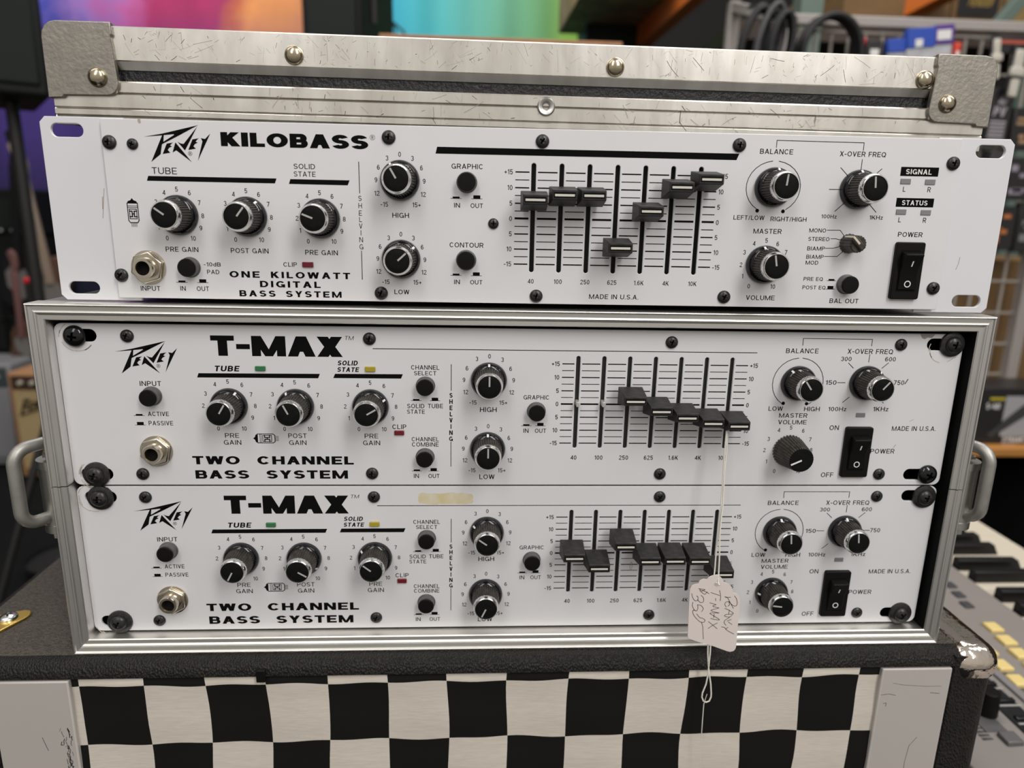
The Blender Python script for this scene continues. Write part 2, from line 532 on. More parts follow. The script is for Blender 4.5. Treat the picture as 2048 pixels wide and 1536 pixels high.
def glyph(ch, w, sx, sz):
    """list of ('p', polygon) and ('a', cx, cz, rx, rz, a0, a1) in glyph space"""
    P, A_ = [], []

    def b(x0, z0, x1, z1):
        P.append([(x0, z0), (x1, z0), (x1, z1), (x0, z1)])

    def d(x0, z0, x1, z1, t=None):
        t = t or sx * 1.08
        P.append([(x0, z0), (x0 + t, z0), (x1 + t, z1), (x1, z1)])

    def a(cx, cz, rx, rz, a0, a1):
        A_.append((cx, cz, rx, rz, a0, a1))
    t = sx * 1.08
    mid = .5 + sz / 2
    if ch == 'A':
        d(0, 0, w / 2 - t / 2, 1)
        d(w - t, 0, w / 2 - t / 2, 1)
        b(w * .2, .24, w * .8, .24 + sz)
    elif ch in 'BPR':
        b(0, 0, sx, 1)
        lo = .5 - sz / 2 if ch == 'B' else .46 - sz / 2
        r_ = (1 - lo) / 2
        rx = min(r_, w * .5)
        wt = w * .95 if ch == 'B' else w
        b(0, 1 - sz, wt - rx, 1)
        b(0, lo, wt - rx, lo + sz)
        a(wt - rx, 1 - r_, rx, r_, -90, 90)
        if ch == 'B':
            r2 = (lo + sz) / 2
            rx = min(r2, w * .5)
            b(0, 0, w - rx, sz)
            a(w - rx, r2, rx, r2, -90, 90)
        if ch == 'R':
            P.append([(w - t, 0), (w, 0), (w * .62, lo + sz), (w * .62 - t, lo + sz)])
    elif ch in 'CGOQ':
        a(w / 2, .5, w / 2, .5, *((0, 360) if ch in 'OQ' else (38, 322)))
        if ch == 'G':
            b(w * .55, .5 - sz, w, .5)
            b(w - sx, .0, w, .5)
        if ch == 'Q':
            P.append([(w - t, -.03), (w, -.03), (w * .6 + t * .3, .3), (w * .6 - t * .7, .3)])
    elif ch == 'D':
        rx = w * .55
        b(0, 0, sx, 1)
        b(0, 1 - sz, w - rx, 1)
        b(0, 0, w - rx, sz)
        a(w - rx, .5, rx, .5, -90, 90)
    elif ch in 'EFL':
        b(0, 0, sx, 1)
        if ch != 'F':
            b(0, 0, w, sz)
        if ch != 'L':
            b(0, 1 - sz, w, 1)
            b(0, .5 - sz / 2, w * .92, .5 + sz / 2)
    elif ch == 'H':
        b(0, 0, sx, 1)
        b(w - sx, 0, w, 1)
        b(0, .5 - sz / 2, w, .5 + sz / 2)
    elif ch == 'I':
        b(0, 0, sx, 1)
    elif ch == 'K':
        b(0, 0, sx, 1)
        P.append([(sx * .8, .28), (sx * .8, .28 + sz * 1.6), (w - t * 1.15, 1), (w, 1)])
        P.append([(w - t * 1.1, 0), (w + t * .1, 0), (w * .42 + t * .5, .64), (w * .42 - t * .5, .5)])
    elif ch == 'M':
        b(0, 0, sx * .95, 1)
        b(w - sx * .95, 0, w, 1)
        P.append([(0, 1), (t * .95, 1), (w / 2 + t * .38, 0), (w / 2 - t * .38, 0)])
        P.append([(w - t * .95, 1), (w, 1), (w / 2 + t * .38, 0), (w / 2 - t * .38, 0)])
    elif ch == 'N':
        b(0, 0, sx, 1)
        b(w - sx, 0, w, 1)
        d(w - t, 0, 0, 1)
    elif ch in 'S$':
        r1 = (.5 + sz / 2) / 2
        a(w / 2, 1 - r1, w / 2 * .96, r1, 22, 270)
        a(w / 2, r1, w / 2, r1, -158, 90)
        if ch == '$':
            b(w / 2 - sx * .3, -.1, w / 2 + sx * .3, 1.1)
    elif ch == 'T':
        b(0, 1 - sz, w, 1)
        b(w / 2 - sx / 2, 0, w / 2 + sx / 2, 1)
    elif ch in 'UJ':
        rz = .36
        b(w - sx, rz, w, 1)
        if ch == 'U':
            b(0, rz, sx, 1)
        a(w / 2, rz, w / 2, rz, 180, 360)
    elif ch == 'V':
        d(w / 2 - t / 2, 0, 0, 1)
        d(w / 2 - t / 2, 0, w - t, 1)
    elif ch == 'W':
        q = w * .27
        d(q - t / 2, 0, 0, 1)
        d(q - t / 2, 0, w / 2 - t / 2, 1)
        d(w - q - t / 2, 0, w / 2 - t / 2, 1)
        d(w - q - t / 2, 0, w - t, 1)
    elif ch == 'X':
        d(0, 0, w - t * 1.1, 1, t * 1.1)
        d(w - t * 1.1, 0, 0, 1, t * 1.1)
    elif ch == 'Y':
        d(w / 2 - t / 2, .42, 0, 1)
        d(w / 2 - t / 2, .42, w - t, 1)
        b(w / 2 - sx / 2, 0, w / 2 + sx / 2, .43)
    elif ch in 'Zz':
        h = 1 if ch == 'Z' else .72
        b(0, h - sz, w, h)
        b(0, 0, w, sz)
        d(0, sz * .5, w - t, h - sz * .5)
    elif ch == 'd':
        b(w - sx, 0, w, 1)
        a(w / 2, .36, w / 2, .36, 0, 360)
    elif ch == '0':
        a(w / 2, .5, w / 2, .5, 0, 360)
    elif ch == '1':
        b(w - sx, 0, w, 1)
        P.append([(0, .70), (0, .70 + sz), (w - sx * .4, 1), (w, 1), (w - sx, .80)])
    elif ch == '2':
        rz = .29
        a(w / 2, 1 - rz, w / 2, rz, -8, 165)
        P.append([(0, sz * .9), (t * .9, sz * .9), (w, .66), (w - t * .9, .66)])
        b(0, 0, w, sz)
    elif ch == '3':
        r1 = (.5 + sz / 2) / 2
        a(w / 2, 1 - r1, w / 2 * .94, r1, -90, 160)
        a(w / 2, r1, w / 2, r1, -160, 90)
    elif ch == '4':
        b(w * .64, 0, w * .64 + sx, 1)
        b(0, .22, w, .22 + sz)
        P.append([(0, .22), (sx * 1.05, .22), (w * .64 + sx, 1), (w * .64, 1)])
    elif ch == '5':
        b(w * .1, 1 - sz, w * .94, 1)
        P.append([(w * .02, .46), (w * .02 + sx, .46), (w * .1 + sx, 1), (w * .1, 1)])
        rz = .33
        a(w / 2, rz, w / 2, rz, -160, 140)
    elif ch in '69':
        rz = .32
        L = [(w / 2, rz, w / 2, rz, 0, 360), (w / 2, .5, w / 2, .5, 40, 235)]
        for cx, cz, rx, rz, a0, a1 in L:
            if ch == '6':
                a(cx, cz, rx, rz, a0, a1)
            else:
                a(w - cx, 1 - cz, rx, rz, a0 + 180, a1 + 180)
    elif ch == '7':
        b(0, 1 - sz, w, 1)
        d(w * .22, 0, w - t, 1 - sz * .5)
    elif ch == '8':
        r1 = (.5 + sz / 2) / 2
        a(w / 2, 1 - r1, w / 2 * .92, r1, 0, 360)
        a(w / 2, r1, w / 2, r1, 0, 360)
    elif ch in '-\u2013':
        b(0, .34, w, .34 + sz)
    elif ch == '+':
        b(0, .36, w, .36 + sz)
        b(w / 2 - sx / 2, .36 + sz / 2 - w / 2, w / 2 + sx / 2, .36 + sz / 2 + w / 2)
    elif ch == '.':
        b(0, 0, sx, sz * 1.1)
    elif ch == '/':
        d(0, 0, w - t * .8, 1, t * .8)
    return P, A_


def text(mb, s, x0, z1, x1, z0, y, weight=.125, gap=.15, shear=0.0, sxk=1.0, align='fit', space=None, vmap=None):
    """writes s into the box x0..x1, z0..z1 (align 'fit'), or centred on / starting from x0 at natural width"""
    H = z1 - z0
    sz = weight
    ws = []
    for c in s:
        w0 = GW.get(c, .6)
        if c == ' ' and space is not None:
            w0 = space
        ws.append(w0 * sxk + (weight * sxk if c in 'I.' else 0))
    total = sum(ws) + gap * (len(s) - 1)
    if align == 'fit':
        k = (x1 - x0) / total
        xs = x0
    else:
        k = H
        xs = x0 - total * H / 2 if align == 'c' else (x0 - total * H if align == 'r' else x0)
    px = 0.0
    for c, w0 in zip(s, ws):
        if c != ' ':
            Pl, Ar = glyph(c, w0, weight * sxk, sz)
            lift = 0.0                       # each stroke lies a hair above the one before
            for p in Pl:
                mb.flat([(xs + (px + q[0]) * k + shear * H * q[1], z0 + q[1] * H) for q in p], y - lift)
                lift += .003
            for cx, cz, rx, rz, a0, a1 in Ar:
                f = lambda X, Z: (xs + (px + X) * k + shear * H * Z, z0 + Z * H)
                mb.arc(cx, cz, rx, rz, weight * sxk, sz, a0, a1, y - lift, f=f)
                lift += .003
        px += w0 + gap
    return mb

# ------------------------------------------------------------------ the setting, big pieces first
structure(MB().box(-4200, 5200, -1500, 5200, FLOOR - 40, FLOOR), 'floor',
          plain('carpet', (0.008, 0.0085, 0.009), 0.95, bump=0.6, bscale=300, var=0.5, vscale=6, col2=(0.013, 0.0135, 0.014), spec=.1))
structure(MB().box(-4200, 5200, 5200, 5240, FLOOR, 2400), 'wall_back', plain('dark_wall', (0.03, 0.029, 0.03), 0.9))
structure(MB().box(-4240, -4200, -1500, 5200, FLOOR, 2400), 'wall_left', plain('left_wall', (0.06, 0.058, 0.056), 0.9))
structure(MB().box(5200, 5240, -1500, 5200, FLOOR, 2400), 'wall_right', plain('right_wall', (0.10, 0.085, 0.06), 0.9))


def rr(x0, x1, z0, z1, r_, n=6):
    p = []
    for cx, cz, a0 in ((x1 - r_, z1 - r_, 0), (x0 + r_, z1 - r_, 90), (x0 + r_, z0 + r_, 180), (x1 - r_, z0 + r_, 270)):
        for i in range(n + 1):
            a = (a0 + 90 * i / n) * D2R
            p.append((cx + r_ * math.cos(a), cz + r_ * math.sin(a)))
    return p


def slot(cx, cz, w, h, n=7):
    return rr(cx - w / 2, cx + w / 2, cz - h / 2, cz + h / 2, min(w, h) / 2 - 0.001, n)


def plate(name, outline, holes, yf, th, mats, parent, edge=0.25, org=None):
    """flat plate with real cut-outs, front face at yf"""
    cu = bpy.data.curves.new('cut', 'CURVE')
    cu.dimensions, cu.fill_mode = '2D', 'BOTH'
    cu.extrude, cu.bevel_depth, cu.bevel_resolution = th / 2 - edge, edge, 1
    cu.offset = -edge
    for pts in [outline] + holes:
        sp_ = cu.splines.new('POLY')
        sp_.points.add(len(pts) - 1)
        for q, p in zip(sp_.points, pts):
            q.co = (p[0], p[1], 0, 1)
        sp_.use_cyclic_u = True
    tmp = bpy.data.objects.new('cut', cu)
    COL.objects.link(tmp)
    bpy.context.view_layer.update()
    me0 = bpy.data.meshes.new_from_object(tmp.evaluated_get(bpy.context.evaluated_depsgraph_get()))
    mb = MB()
    mb.v = [(v.co.x, yf + th / 2 - v.co.z, v.co.y) for v in me0.vertices]
    mb.f = [list(p.vertices) for p in me0.polygons]
    mb.mi = [0] * len(mb.f)
    bpy.data.objects.remove(tmp)
    bpy.data.meshes.remove(me0)
    bpy.data.curves.remove(cu)
    return mb.build(name, mats, parent, smooth=30, org=org)


# ------------------------------------------------------------------ controls shared by the amplifiers
def flutes(i, r_):
    return (1.0, 1.0, 0.93, 0.93)[i % 4]


def knurl(i, r_):
    return (1.0, 0.965)[i % 2]


kb_ = MB().lathe([(9.7, -0.1), (9.75, -1.0), (9.6, -2.0), (9.3, -2.8), (8.9, -3.45), (8.4, -3.95), (7.8, -4.35), (7.4, -4.5)], 96, close=False)
kb_.cur = 1
kb_.lathe([(7.95, -4.1), (7.85, -4.6), (7.6, -7.5), (7.15, -13.3), (6.6, -13.35)], 144, mod=flutes)
KNOB = kb_.mesh('knob', ['gloss', 'flute'], 35)
rg_ = MB().lathe([(6.6, -13.1), (7.15, -13.2), (7.15, -14.6)], 120, mod=knurl, close=False)
rg_.lathe([(7.05, -14.5), (6.75, -15.6), (6.3, -16.2), (6.0, -16.2), (5.95, -15.6)], 96, close=False)
RING = rg_.mesh('trim_ring', 'ring', 35)
CAP = MB().lathe([(6.05, -15.7), (5.6, -15.95), (3, -16.05), (0.5, -16.1)], 64).mesh('cap', 'cap', 40)
pt_ = MB().box(-0.42, 0.42, -16.15, -15.9, 0.2, 5.5)
pt_.cur = 1
pt_.add([(sx_, y_, z_) for z_, y_ in ((8.05, -4.28), (8.45, -4.02), (8.95, -3.5), (9.33, -2.9)) for sx_ in (-.55, .55)], [(0, 1, 3, 2), (2, 3, 5, 4), (4, 5, 7, 6)])
POINTER = pt_.mesh('pointer', [plain('pointer_grey', (0.42, 0.41, 0.39), 0.5), M['white_print']])
PKNOB = MB().lathe([(9.35, -0.3), (9.2, -1.2), (6.95, -15.6), (6.5, -16.2)], 128, mod=flutes, close=False)
PKNOB = PKNOB.mesh('knob', 'flute', 30)
PCAP = MB().lathe([(6.7, -15.9), (6.4, -16.3), (0.5, -16.4)], 64).mesh('cap', 'cap', 40)
PPOINT = MB().box(-0.45, 0.45, -16.5, -16.3, 0.0, 6.3).mesh('pointer', 'white_print')


def rel(parent, p):
    o = ORG[parent.name]
    return (p[0] - o[0], p[1] - o[1], p[2] - o[2])


def knob(parent, x, z, ang, yf=0.0, style='std'):
    k = link('control_knob', KNOB if style == 'std' else PKNOB, parent, rel(parent, (x, yf, z)), (0, ang * D2R, 0))
    if style == 'std':
        link('trim_ring', RING, k)
        link('cap', CAP, k)
        link('pointer', POINTER, k)
    else:
        link('cap', PCAP, k)
        link('pointer', PPOINT, k)
    return k


BTN = MB().lathe([(5.15, -0.1), (5.15, -0.8), (4.7, -1.0), (4.55, -5.2)], 48, close=False).mesh('push_button', 'sleeve', 35)
BTOP = MB().lathe([(4.6, -4.6), (4.5, -5.3), (4.1, -5.8), (0.4, -5.95)], 48).mesh('button_cap', 'button', 40)


def button(parent, x, z, yf=0.0, push=0.0):
    b = link('push_button', BTN, parent, rel(parent, (x, yf + push, z)))
    link('button_cap', BTOP, b)


sl_ = MB().hexa([(-5.95, -18.3, -2.2), (5.95, -18.3, -2.2), (-6.55, -4.0, -4.9), (6.55, -4.0, -4.9),
                 (-5.95, -18.3, 2.5), (5.95, -18.3, 2.5), (-6.55, -4.0, 4.6), (6.55, -4.0, 4.6)])
SLIDER = sl_.mesh('slider_cap', 'slider')
SLINE = MB().box(-4.7, 4.7, -18.5, -18.1, -0.55, 0.5).mesh('indicator_line', plain('slider_line', (0.62, 0.60, 0.53), 0.5))
SGROOVE = MB().box(-5.2, 5.2, -18.36, -18.1, -1.25, 1.4).mesh('groove', 'dark')
STEM = MB().box(-0.6, 0.6, -4.5, 3, -1.5, 1.5).mesh('stem', 'lightmetal')


def slider(parent, x, z, yf=0.0):
    s = link('slider_knob', SLIDER, parent, rel(parent, (x, yf, z)))
    bev(s, 0.35, 2, 25)
    link('groove', SGROOVE, s)
    link('indicator_line', SLINE, s)
    link('stem', STEM, s)
    return s


def phillips(r_, h, cross, name, matn):
    """domed screw head with a sunk cross"""
    prof = [(r_, 0.0), (r_, -0.35)] + [(r_ * math.cos(t * D2R), -0.35 - h * math.sin(t * D2R)) for t in (12, 25, 40, 55, 70, 82)]
    me = MB().lathe(prof, 40).mesh(name, [matn], None)
    o = bpy.data.objects.new('tmp', me)
    COL.objects.link(o)
    w = cross * 0.24
    c = MB()
    c.frustum((-cross, cross, -w, w), -h - 2, (-cross * .55, cross * .55, -w * .7, w * .7), -0.15)
    c.frustum((-w, w, -cross, cross), -h - 2, (-w * .7, w * .7, -cross * .55, cross * .55), -0.16)
    co = bpy.data.objects.new('tmpc', c.mesh('c', ['dark']))
    COL.objects.link(co)
    b = o.modifiers.new('b', 'BOOLEAN')
    b.operation, b.object, b.solver = 'DIFFERENCE', co, 'EXACT'
    b.use_self = True
    bpy.context.view_layer.update()
    out = bpy.data.meshes.new_from_object(o.evaluated_get(bpy.context.evaluated_depsgraph_get()))
    bpy.data.objects.remove(o)
    bpy.data.objects.remove(co)
    out.name = name
    out.shade_smooth()
    out.set_sharp_from_angle(angle=35 * D2R)
    return out


SCREW = phillips(3.35, 1.55, 2.1, 'screw', 'screw')
SCREW_S = phillips(2.65, 1.3, 1.7, 'screw', 'screw')
RACK = phillips(4.5, 2.4, 2.7, 'rack_screw', 'screw')
RACK_G = phillips(5.6, 2.9, 2.8, 'rack_screw', 'gloss')
WASHER = MB().lathe([(6.9, 0), (7.0, -0.5), (6.7, -1.3), (5.2, -1.9), (4.4, -1.9)], 48).mesh('washer', 'screw', 35)


def screw(parent, x, z, yf=0.0, small=False, ang=0):
    link('screw', SCREW_S if small else SCREW, parent, rel(parent, (x, yf, z)), (0, ang * D2R, 0))


def rack_screw(parent, x, z, washer=True, gloss=False, ang=0, yf=0.0):
    s = link('rack_screw', RACK_G if gloss else RACK, parent, rel(parent, (x, yf - (1.8 if washer else 0.5), z)), (0, ang * D2R, 0))
    if washer:
        w = link('washer', WASHER, s, (0, 1.8, 0))


jk = MB()
hexp = [(8.3 * math.cos((30 + 60 * i) * D2R), 8.3 * math.sin((30 + 60 * i) * D2R)) for i in range(6)]
jk.lathe([(8.5, -0.0), (8.5, -0.6), (7.6, -0.7)], 48)
nut = MB().prism(hexp, -3.0, -0.4)
barrel = MB().lathe([(5.1, -1.5), (5.1, -6.2), (4.7, -6.9), (3.5, -6.9), (3.2, -6.2), (3.2, 9), (0.2, 9)], 48)
WASH2 = jk.mesh('washer', 'nickel', 40)
NUT = nut.mesh('hex_nut', 'nickel')
BARREL = barrel.mesh('barrel', 'nickel', 35)
HOLE = MB().lathe([(3.18, -3.5), (0.2, -3.4)], 32).mesh('socket', 'dark')


def jack(parent, x, z, yf=0.0, ang=0):
    j = link('input_jack', BARREL, parent, rel(parent, (x, yf, z)))
    n = link('hex_nut', NUT, j, (0, 0, 0), (0, ang * D2R, 0))
    bev(n, 0.7, 2, 30)
    link('washer', WASH2, j)
    link('socket', HOLE, j)


def led(parent, x, z, m_, yf=0.0, w=5.2, h=2.5, out=1.0):
    MB().box(x - w / 2, x + w / 2, yf - out, yf + 1, z - h / 2, z + h / 2).build('indicator_lens', m_, parent, bevel=0.25)


def rocker(parent, x0, x1, z0, z1, yf=0.0, lit=True):
    """rocker switch with the lower half pressed in"""
    fr = MB().prism(rr(x0, x1, z0, z1, 1.2, 4), yf - 2.2, yf + 1).build('power_switch', 'button', parent, bevel=0.5)
    cx, cz = (x0 + x1) / 2, (z0 + z1) / 2
    MB().box(cx - 5.1, cx + 5.1, yf - 2.3, yf, cz - 10.6, cz + 10.6).build('well', 'dark', fr)
    p = [(yf - 0.5, cz + 10.1), (yf - 6.6, cz + 8.9), (yf - 6.9, cz + 8.2), (yf - 3.4, cz - 0.6), (yf - 2.9, cz - 9.6), (yf - 0.5, cz - 10.1)]
    mb = MB()
    n = len(p)
    mb.add([(cx - 4.7, y, z) for y, z in p] + [(cx + 4.7, y, z) for y, z in p],
           [list(range(n)), list(range(2 * n - 1, n - 1, -1))] + [(i, i + n, (i + 1) % n + n, (i + 1) % n) for i in range(n)])
    mb.build('rocker', 'button', fr, bevel=0.6)
    pr = MB()

    def sy(z):                                     # depth of the rocker face at height z
        return yf - 3.4 - (z - (cz - .6)) * 3.5 / 8.8 if z > cz - .6 else yf - 3.4 + ((cz - .6) - z) * 0.5 / 9.0
    a, b = cz + 2.4, cz + 5.2
    pr.add([(cx - .35, sy(a) - .12, a), (cx + .35, sy(a) - .12, a), (cx + .35, sy(b) - .12, b), (cx - .35, sy(b) - .12, b)], [(0, 1, 2, 3)])
    pr.arc(cx, cz - 6.6, 1.75, 1.75, .5, .5, 0, 360, yf - 3.28)
    pr.build('on_off_marks', 'white_print', fr)


LOGO = dict(
    bar=[(0.04, 0.05), (8.51, 1.58), (26.24, 5.9), (17.33, 1.28), (14.28, 1.18), (14.31, 1.49), (9.49, 0.94), (8.69, 0.8)],
    arm=[(9.03, -2.09), (14.37, 1.16), (17.44, 2.53), (19.15, 2.22), (15.14, 0.14), (8.68, -3.03), (8.21, -3.37)],
    stem=[(8.7, 0.92), (9.49, 0.94), (9.03, -2.09), (8.68, -3.03), (8.21, -3.37), (7.17, -7.87), (2.37, -11.53)],
    V=[(25.81, 5.39), (18.96, -5.92), (15.65, -1.9), (17.15, -2.67), (18.53, -2.89)],
    E=[(10.52, -2.9), (13.7, -2.33), (12.96, -2.76), (12.01, -3.71), (12.92, -4.19), (11.56, -4.81), (10.76, -5.84), (11.87, -7.09), (8.14, -7.76)],
    A=[(14.67, -2.22), (21.82, -11.29), (14.77, -5.93), (12.93, -6.98)],
    E2=[(22.9, -0.69), (26.08, -0.12), (25.15, -0.81), (24.38, -1.75), (25.3, -2.15), (23.94, -2.86), (23.15, -3.89), (24.28, -4.96), (20.56, -5.63)],
    Y=[(26.96, -0.02), (28.94, -0.39), (31.67, 2.19), (24.68, -10.63), (27.62, -1.51)])


def logo(parent, x, z, y):
    mb = MB()
    for p in LOGO.values():
        mb.flat([(x + a, z + b) for a, b in p], y)
    mb.arc(x + 21.3, z - 7.3, 1.0, 1.0, .16, .16, 0, 360, y)
    text(mb, 'R', x + 20.95, z - 6.75, x + 21.7, z - 7.85, y, .16)
    return mb.build('logo', 'print', parent)


def press_icon(mb, x, z, y, out, w=5.6):
    """little drawing of a push button, in or out"""
    h = 1.55 if out else 0.75
    mb.rect(x - w / 2, z, x + w / 2, z + .22, y)
    mb.rect(x - w * .31, z, x + w * .31, z + .25 + h, y)


def dial(mb, cx, cz, marks, y, h=2.3):
    for s_, dx, dz in marks:
        text(mb, s_, cx + dx, cz + dz + h / 2, 0, cz + dz - h / 2, y, .135, .17, align='c')


def tubemark(mb, x, z, L, h, y, vert=False):
    """drawing of a radio valve: tip, glass, plates and pins; lies to the left, or stands when vert"""
    def T(a, b):
        return (x - b, z - a) if vert else (x + a, z + b)

    def fl(pts):
        mb.flat([T(*p) for p in pts], y)

    def ln(pts, w):
        mb.line([T(*p) for p in pts], w, y, .5)
    k = L / 13.6
    fl([(0, 0), (1.0 * k, h * .14), (1.5 * k, h * .42), (2.6 * k, h * .5), (2.6 * k, -h * .5), (1.5 * k, -h * .42), (1.0 * k, -h * .14)])
    ln([(2.4 * k, h * .5), (10.6 * k, h * .5), (11.6 * k, h * .36), (11.6 * k, -h * .36), (10.6 * k, -h * .5), (2.4 * k, -h * .5)], .42)
    ln([(3.7 * k, h * .5), (3.7 * k, -h * .5)], .28)
    ln([(4.4 * k, h * .5), (4.4 * k, -h * .5)], .28)
    ln([(5.2 * k, h * .34), (9.8 * k, h * .34), (9.8 * k, -h * .34), (5.2 * k, -h * .34), (5.2 * k, h * .34)], .36)
    for sgn in (-1, 1):
        ln([(6.2 * k, sgn * h * .34), (6.2 * k, sgn * h * .1), (8.8 * k, sgn * h * .1), (8.8 * k, sgn * h * .34)], .55)
    ln([(7.5 * k, -h * .1), (7.5 * k, h * .1)], .5)
    for i in range(5):
        ln([(11.7 * k, h * (-.24 + .12 * i)), (13.5 * k, h * (-.24 + .12 * i))], .22)


# ------------------------------------------------------------------ upper amplifier: stands on the flight case
ORGK = (241.3, 0.0, -88.1)
RK = Matrix.Rotation(-0.0198, 3, 'Z') @ Matrix.Rotation(-0.0023, 3, 'Y') @ Matrix.Rotation(-0.0081, 3, 'X')
TK = Vector((4.19, 2.52, 99.68))
amp = thing('bass_amplifier', 'white rack bass amplifier with slotted ears standing alone on top of the flight case', 'amplifier', ORGK)
wp = RK @ Vector(ORGK) + TK
amp.location = W(wp)
amp.rotation_euler = RK.to_euler()
YF = -1.5
sx_k = [238.7 + 13.97 * i for i in range(7)]
zk = [-34.9, -32.5, -32.5, -56.8, -39.2, -27.8, -23.9]
slots_k = [slot(x, -43.6, 2.3, 53.4) for x in sx_k]
MB().box(27, 456, 3.2, 270, -84.6, -1.2).build('chassis', 'chassis', amp, bevel=0.6)
for nm, x0, x1, hx in (('rack_ear', 0, 40, 12.6), ('rack_ear', 443, 482.6, 470.6)):
    c = 2.6
    ol = [(x0 + (c if x0 == 0 else 0), 0), (x1 - (c if x0 else 0), 0), (x1, -(c if x0 else 0)), (x1, -88.1 + (c if x0 else 0)),
          (x1 - (c if x0 else 0), -88.1), (x0 + (c if x0 == 0 else 0), -88.1), (x0, -88.1 + (c if x0 == 0 else 0)), (x0, -(c if x0 == 0 else 0))]
    ol2 = [p for i, p in enumerate(ol) if p != ol[i - 1]]
    ear = plate(nm, ol2, [slot(hx, -6.2, 15.4, 6.2), slot(hx - (0.8 if x0 == 0 else -0.2), -81.9, 15.4, 6.2)], 1.2, 1.9, 'ear', amp, 0.35)
    mb = MB()
    if x0 == 0:
        mb.line([(27.2, -33), (25.0, -47.5)], .28, 1.16).line([(26, -37), (25.4, -43)], .35, 1.155)
    else:
        mb.line([(463.5, -59), (463.2, -62.5), (462.3, -65.5)], .25, 1.16)
    mb.build('scratch_mark', plain('ear_scratch', (0.33, 0.26, 0.22), 0.6), ear)
fp = plate('faceplate', rr(30.0, 453.3, -86.4, -0.7, 0.5, 2), slots_k, YF, 1.4, 'panel', amp, 0.3)
P = MB()
y = YF - 0.05
text(P, 'KILOBASS', 86.6, -5.7, 157.5, -12.2, y, .25, .10, sxk=1.5)
P.arc(159.6, -6.6, 1.25, 1.25, .15, .15, 0, 360, y)
text(P, 'R', 159.15, -5.9, 160.1, -7.3, y, .14)
text(P, 'TUBE', 52.4, -22.7, 64.4, -25.8, y, .115)
P.flat([(50.4, -26.8), (49.6, -29.1), (111.4, -29.1), (112.3, -26.75)], y)
text(P, 'SOLID', 120.9, -19.6, 131.3, -22.0, y, .125)
text(P, 'STATE', 120.8, -23.2, 131.4, -25.6, y, .125)
P.flat([(119.0, -26.9), (118.2, -29.2), (146.9, -29.3), (147.9, -26.9)], y)
GM = [('5', 0, 12.4), ('4', -6.2, 10.7), ('6', 6.1, 10.8), ('7', 10.5, 6.2), ('3', -10.5, 6.2), ('8', 11.7, -.1), ('2', -11.6, -.1),
      ('9', 10.3, -6), ('1', -10.3, -6), ('0', -6.6, -11.2), ('10', 6.2, -11.1)]
KK = [(63.4, -45.2), (97.0, -45.3), (132.9, -45.5)]
for c in KK:
    dial(P, c[0], c[1], GM, y)
text(P, 'PRE GAIN', 55.5, -60.6, 71.6, -63.0, y, .135)
text(P, 'POST GAIN', 87.6, -60.7, 106.3, -63.1, y, .135)
text(P, 'PRE GAIN', 124.5, -61.0, 140.8, -63.4, y, .135)
tubemark(P, 41.4, -37.4, 13.8, 5.0, y, True)
text(P, 'INPUT', 41.3, -80.3, 51.0, -82.7, y, .135)
text(P, '-10dB', 73.6, -68.0, 82.1, -70.0, y, .135)
text(P, 'PAD', 75.0, -71.7, 81.1, -73.8, y, .135)
press_icon(P, 62.1, -78.3, y, False)
press_icon(P, 72.5, -78.3, y, True)
text(P, 'IN', 61.0, -80.1, 63.7, -82.4, y, .135)
text(P, 'OUT', 69.2, -80.1, 75.3, -82.4, y, .135)
text(P, 'ONE KILOWATT', 86.1, -72.1, 146.6, -75.3, y, .20, .30, sxk=1.3, space=.5)
text(P, 'DIGITAL', 101.0, -76.8, 131.5, -80.0, y, .20, .30, sxk=1.3)
text(P, 'BASS SYSTEM', 90.4, -81.7, 141.9, -84.8, y, .20, .30, sxk=1.3, space=.5)
text(P, 'CLIP', 113.3, -67.3, 120.1, -69.5, y, .135)
P.rect(152.45, -33.0, 152.8, -18.0, y)
P.rect(152.5, -75.4, 152.85, -60.9, y)
for ch, z in zip('SHELVING', (-35.4, -38.9, -42.5, -45.6, -48.8, -52.1, -55.5, -59.0)):
    text(P, ch, 152.7, z + 1.25, 0, z - 1.25, y, .12, align='c')
HM = [('0', 0, 12.4), ('3', -6.2, 10.5), ('3', 6.2, 10.6), ('6', -10.5, 6.1), ('6', 10.6, 6.2), ('9', -11.85, .1), ('9', 11.85, -.1),
      ('12', -11.5, -6.3), ('12', 11.4, -6.4), ('-15', -8.0, -11.5), ('15+', 8.0, -11.5)]
KH, KL = (172.65, -26.5), (172.6, -64.8)
dial(P, *KH, HM, y)
dial(P, *KL, HM, y)
text(P, 'HIGH', 168.5, -42.0, 176.8, -44.4, y, .135)
text(P, 'LOW', 168.8, -80.2, 176.4, -82.5, y, .135)
text(P, 'GRAPHIC', 198.0, -17.9, 213.6, -20.3, y, .135)
text(P, 'CONTOUR', 197.0, -56.0, 214.1, -58.4, y, .135)
for zc in (0, -38.0):
    press_icon(P, 200.3, -34.6 + zc, y, False)
    press_icon(P, 210.6, -34.6 + zc, y, True)
    text(P, 'IN', 199.3, -36.7 + zc, 202.2, -38.9 + zc, y, .135)
    text(P, 'OUT', 207.5, -36.7 + zc, 213.7, -38.9 + zc, y, .135)
P.flat([(191.0, -10.2), (190.2, -13.4), (339.7, -13.3), (340.9, -10.2)], y)
for i in range(13):
    z = -21.2 - 3.755 * i + (0.15 if i == 6 else 0)
    w = 1.0 if i == 6 else (.62 if i % 2 == 0 else .42)
    xs = [229.6] + [q for x in sx_k for q in (x - 2.1, x + 2.1)] + [330.9]
    for a, b in zip(xs[0::2], xs[1::2]):
        if b - a > 1:
            P.rect(a, z - w / 2, b, z + w / 2, y)
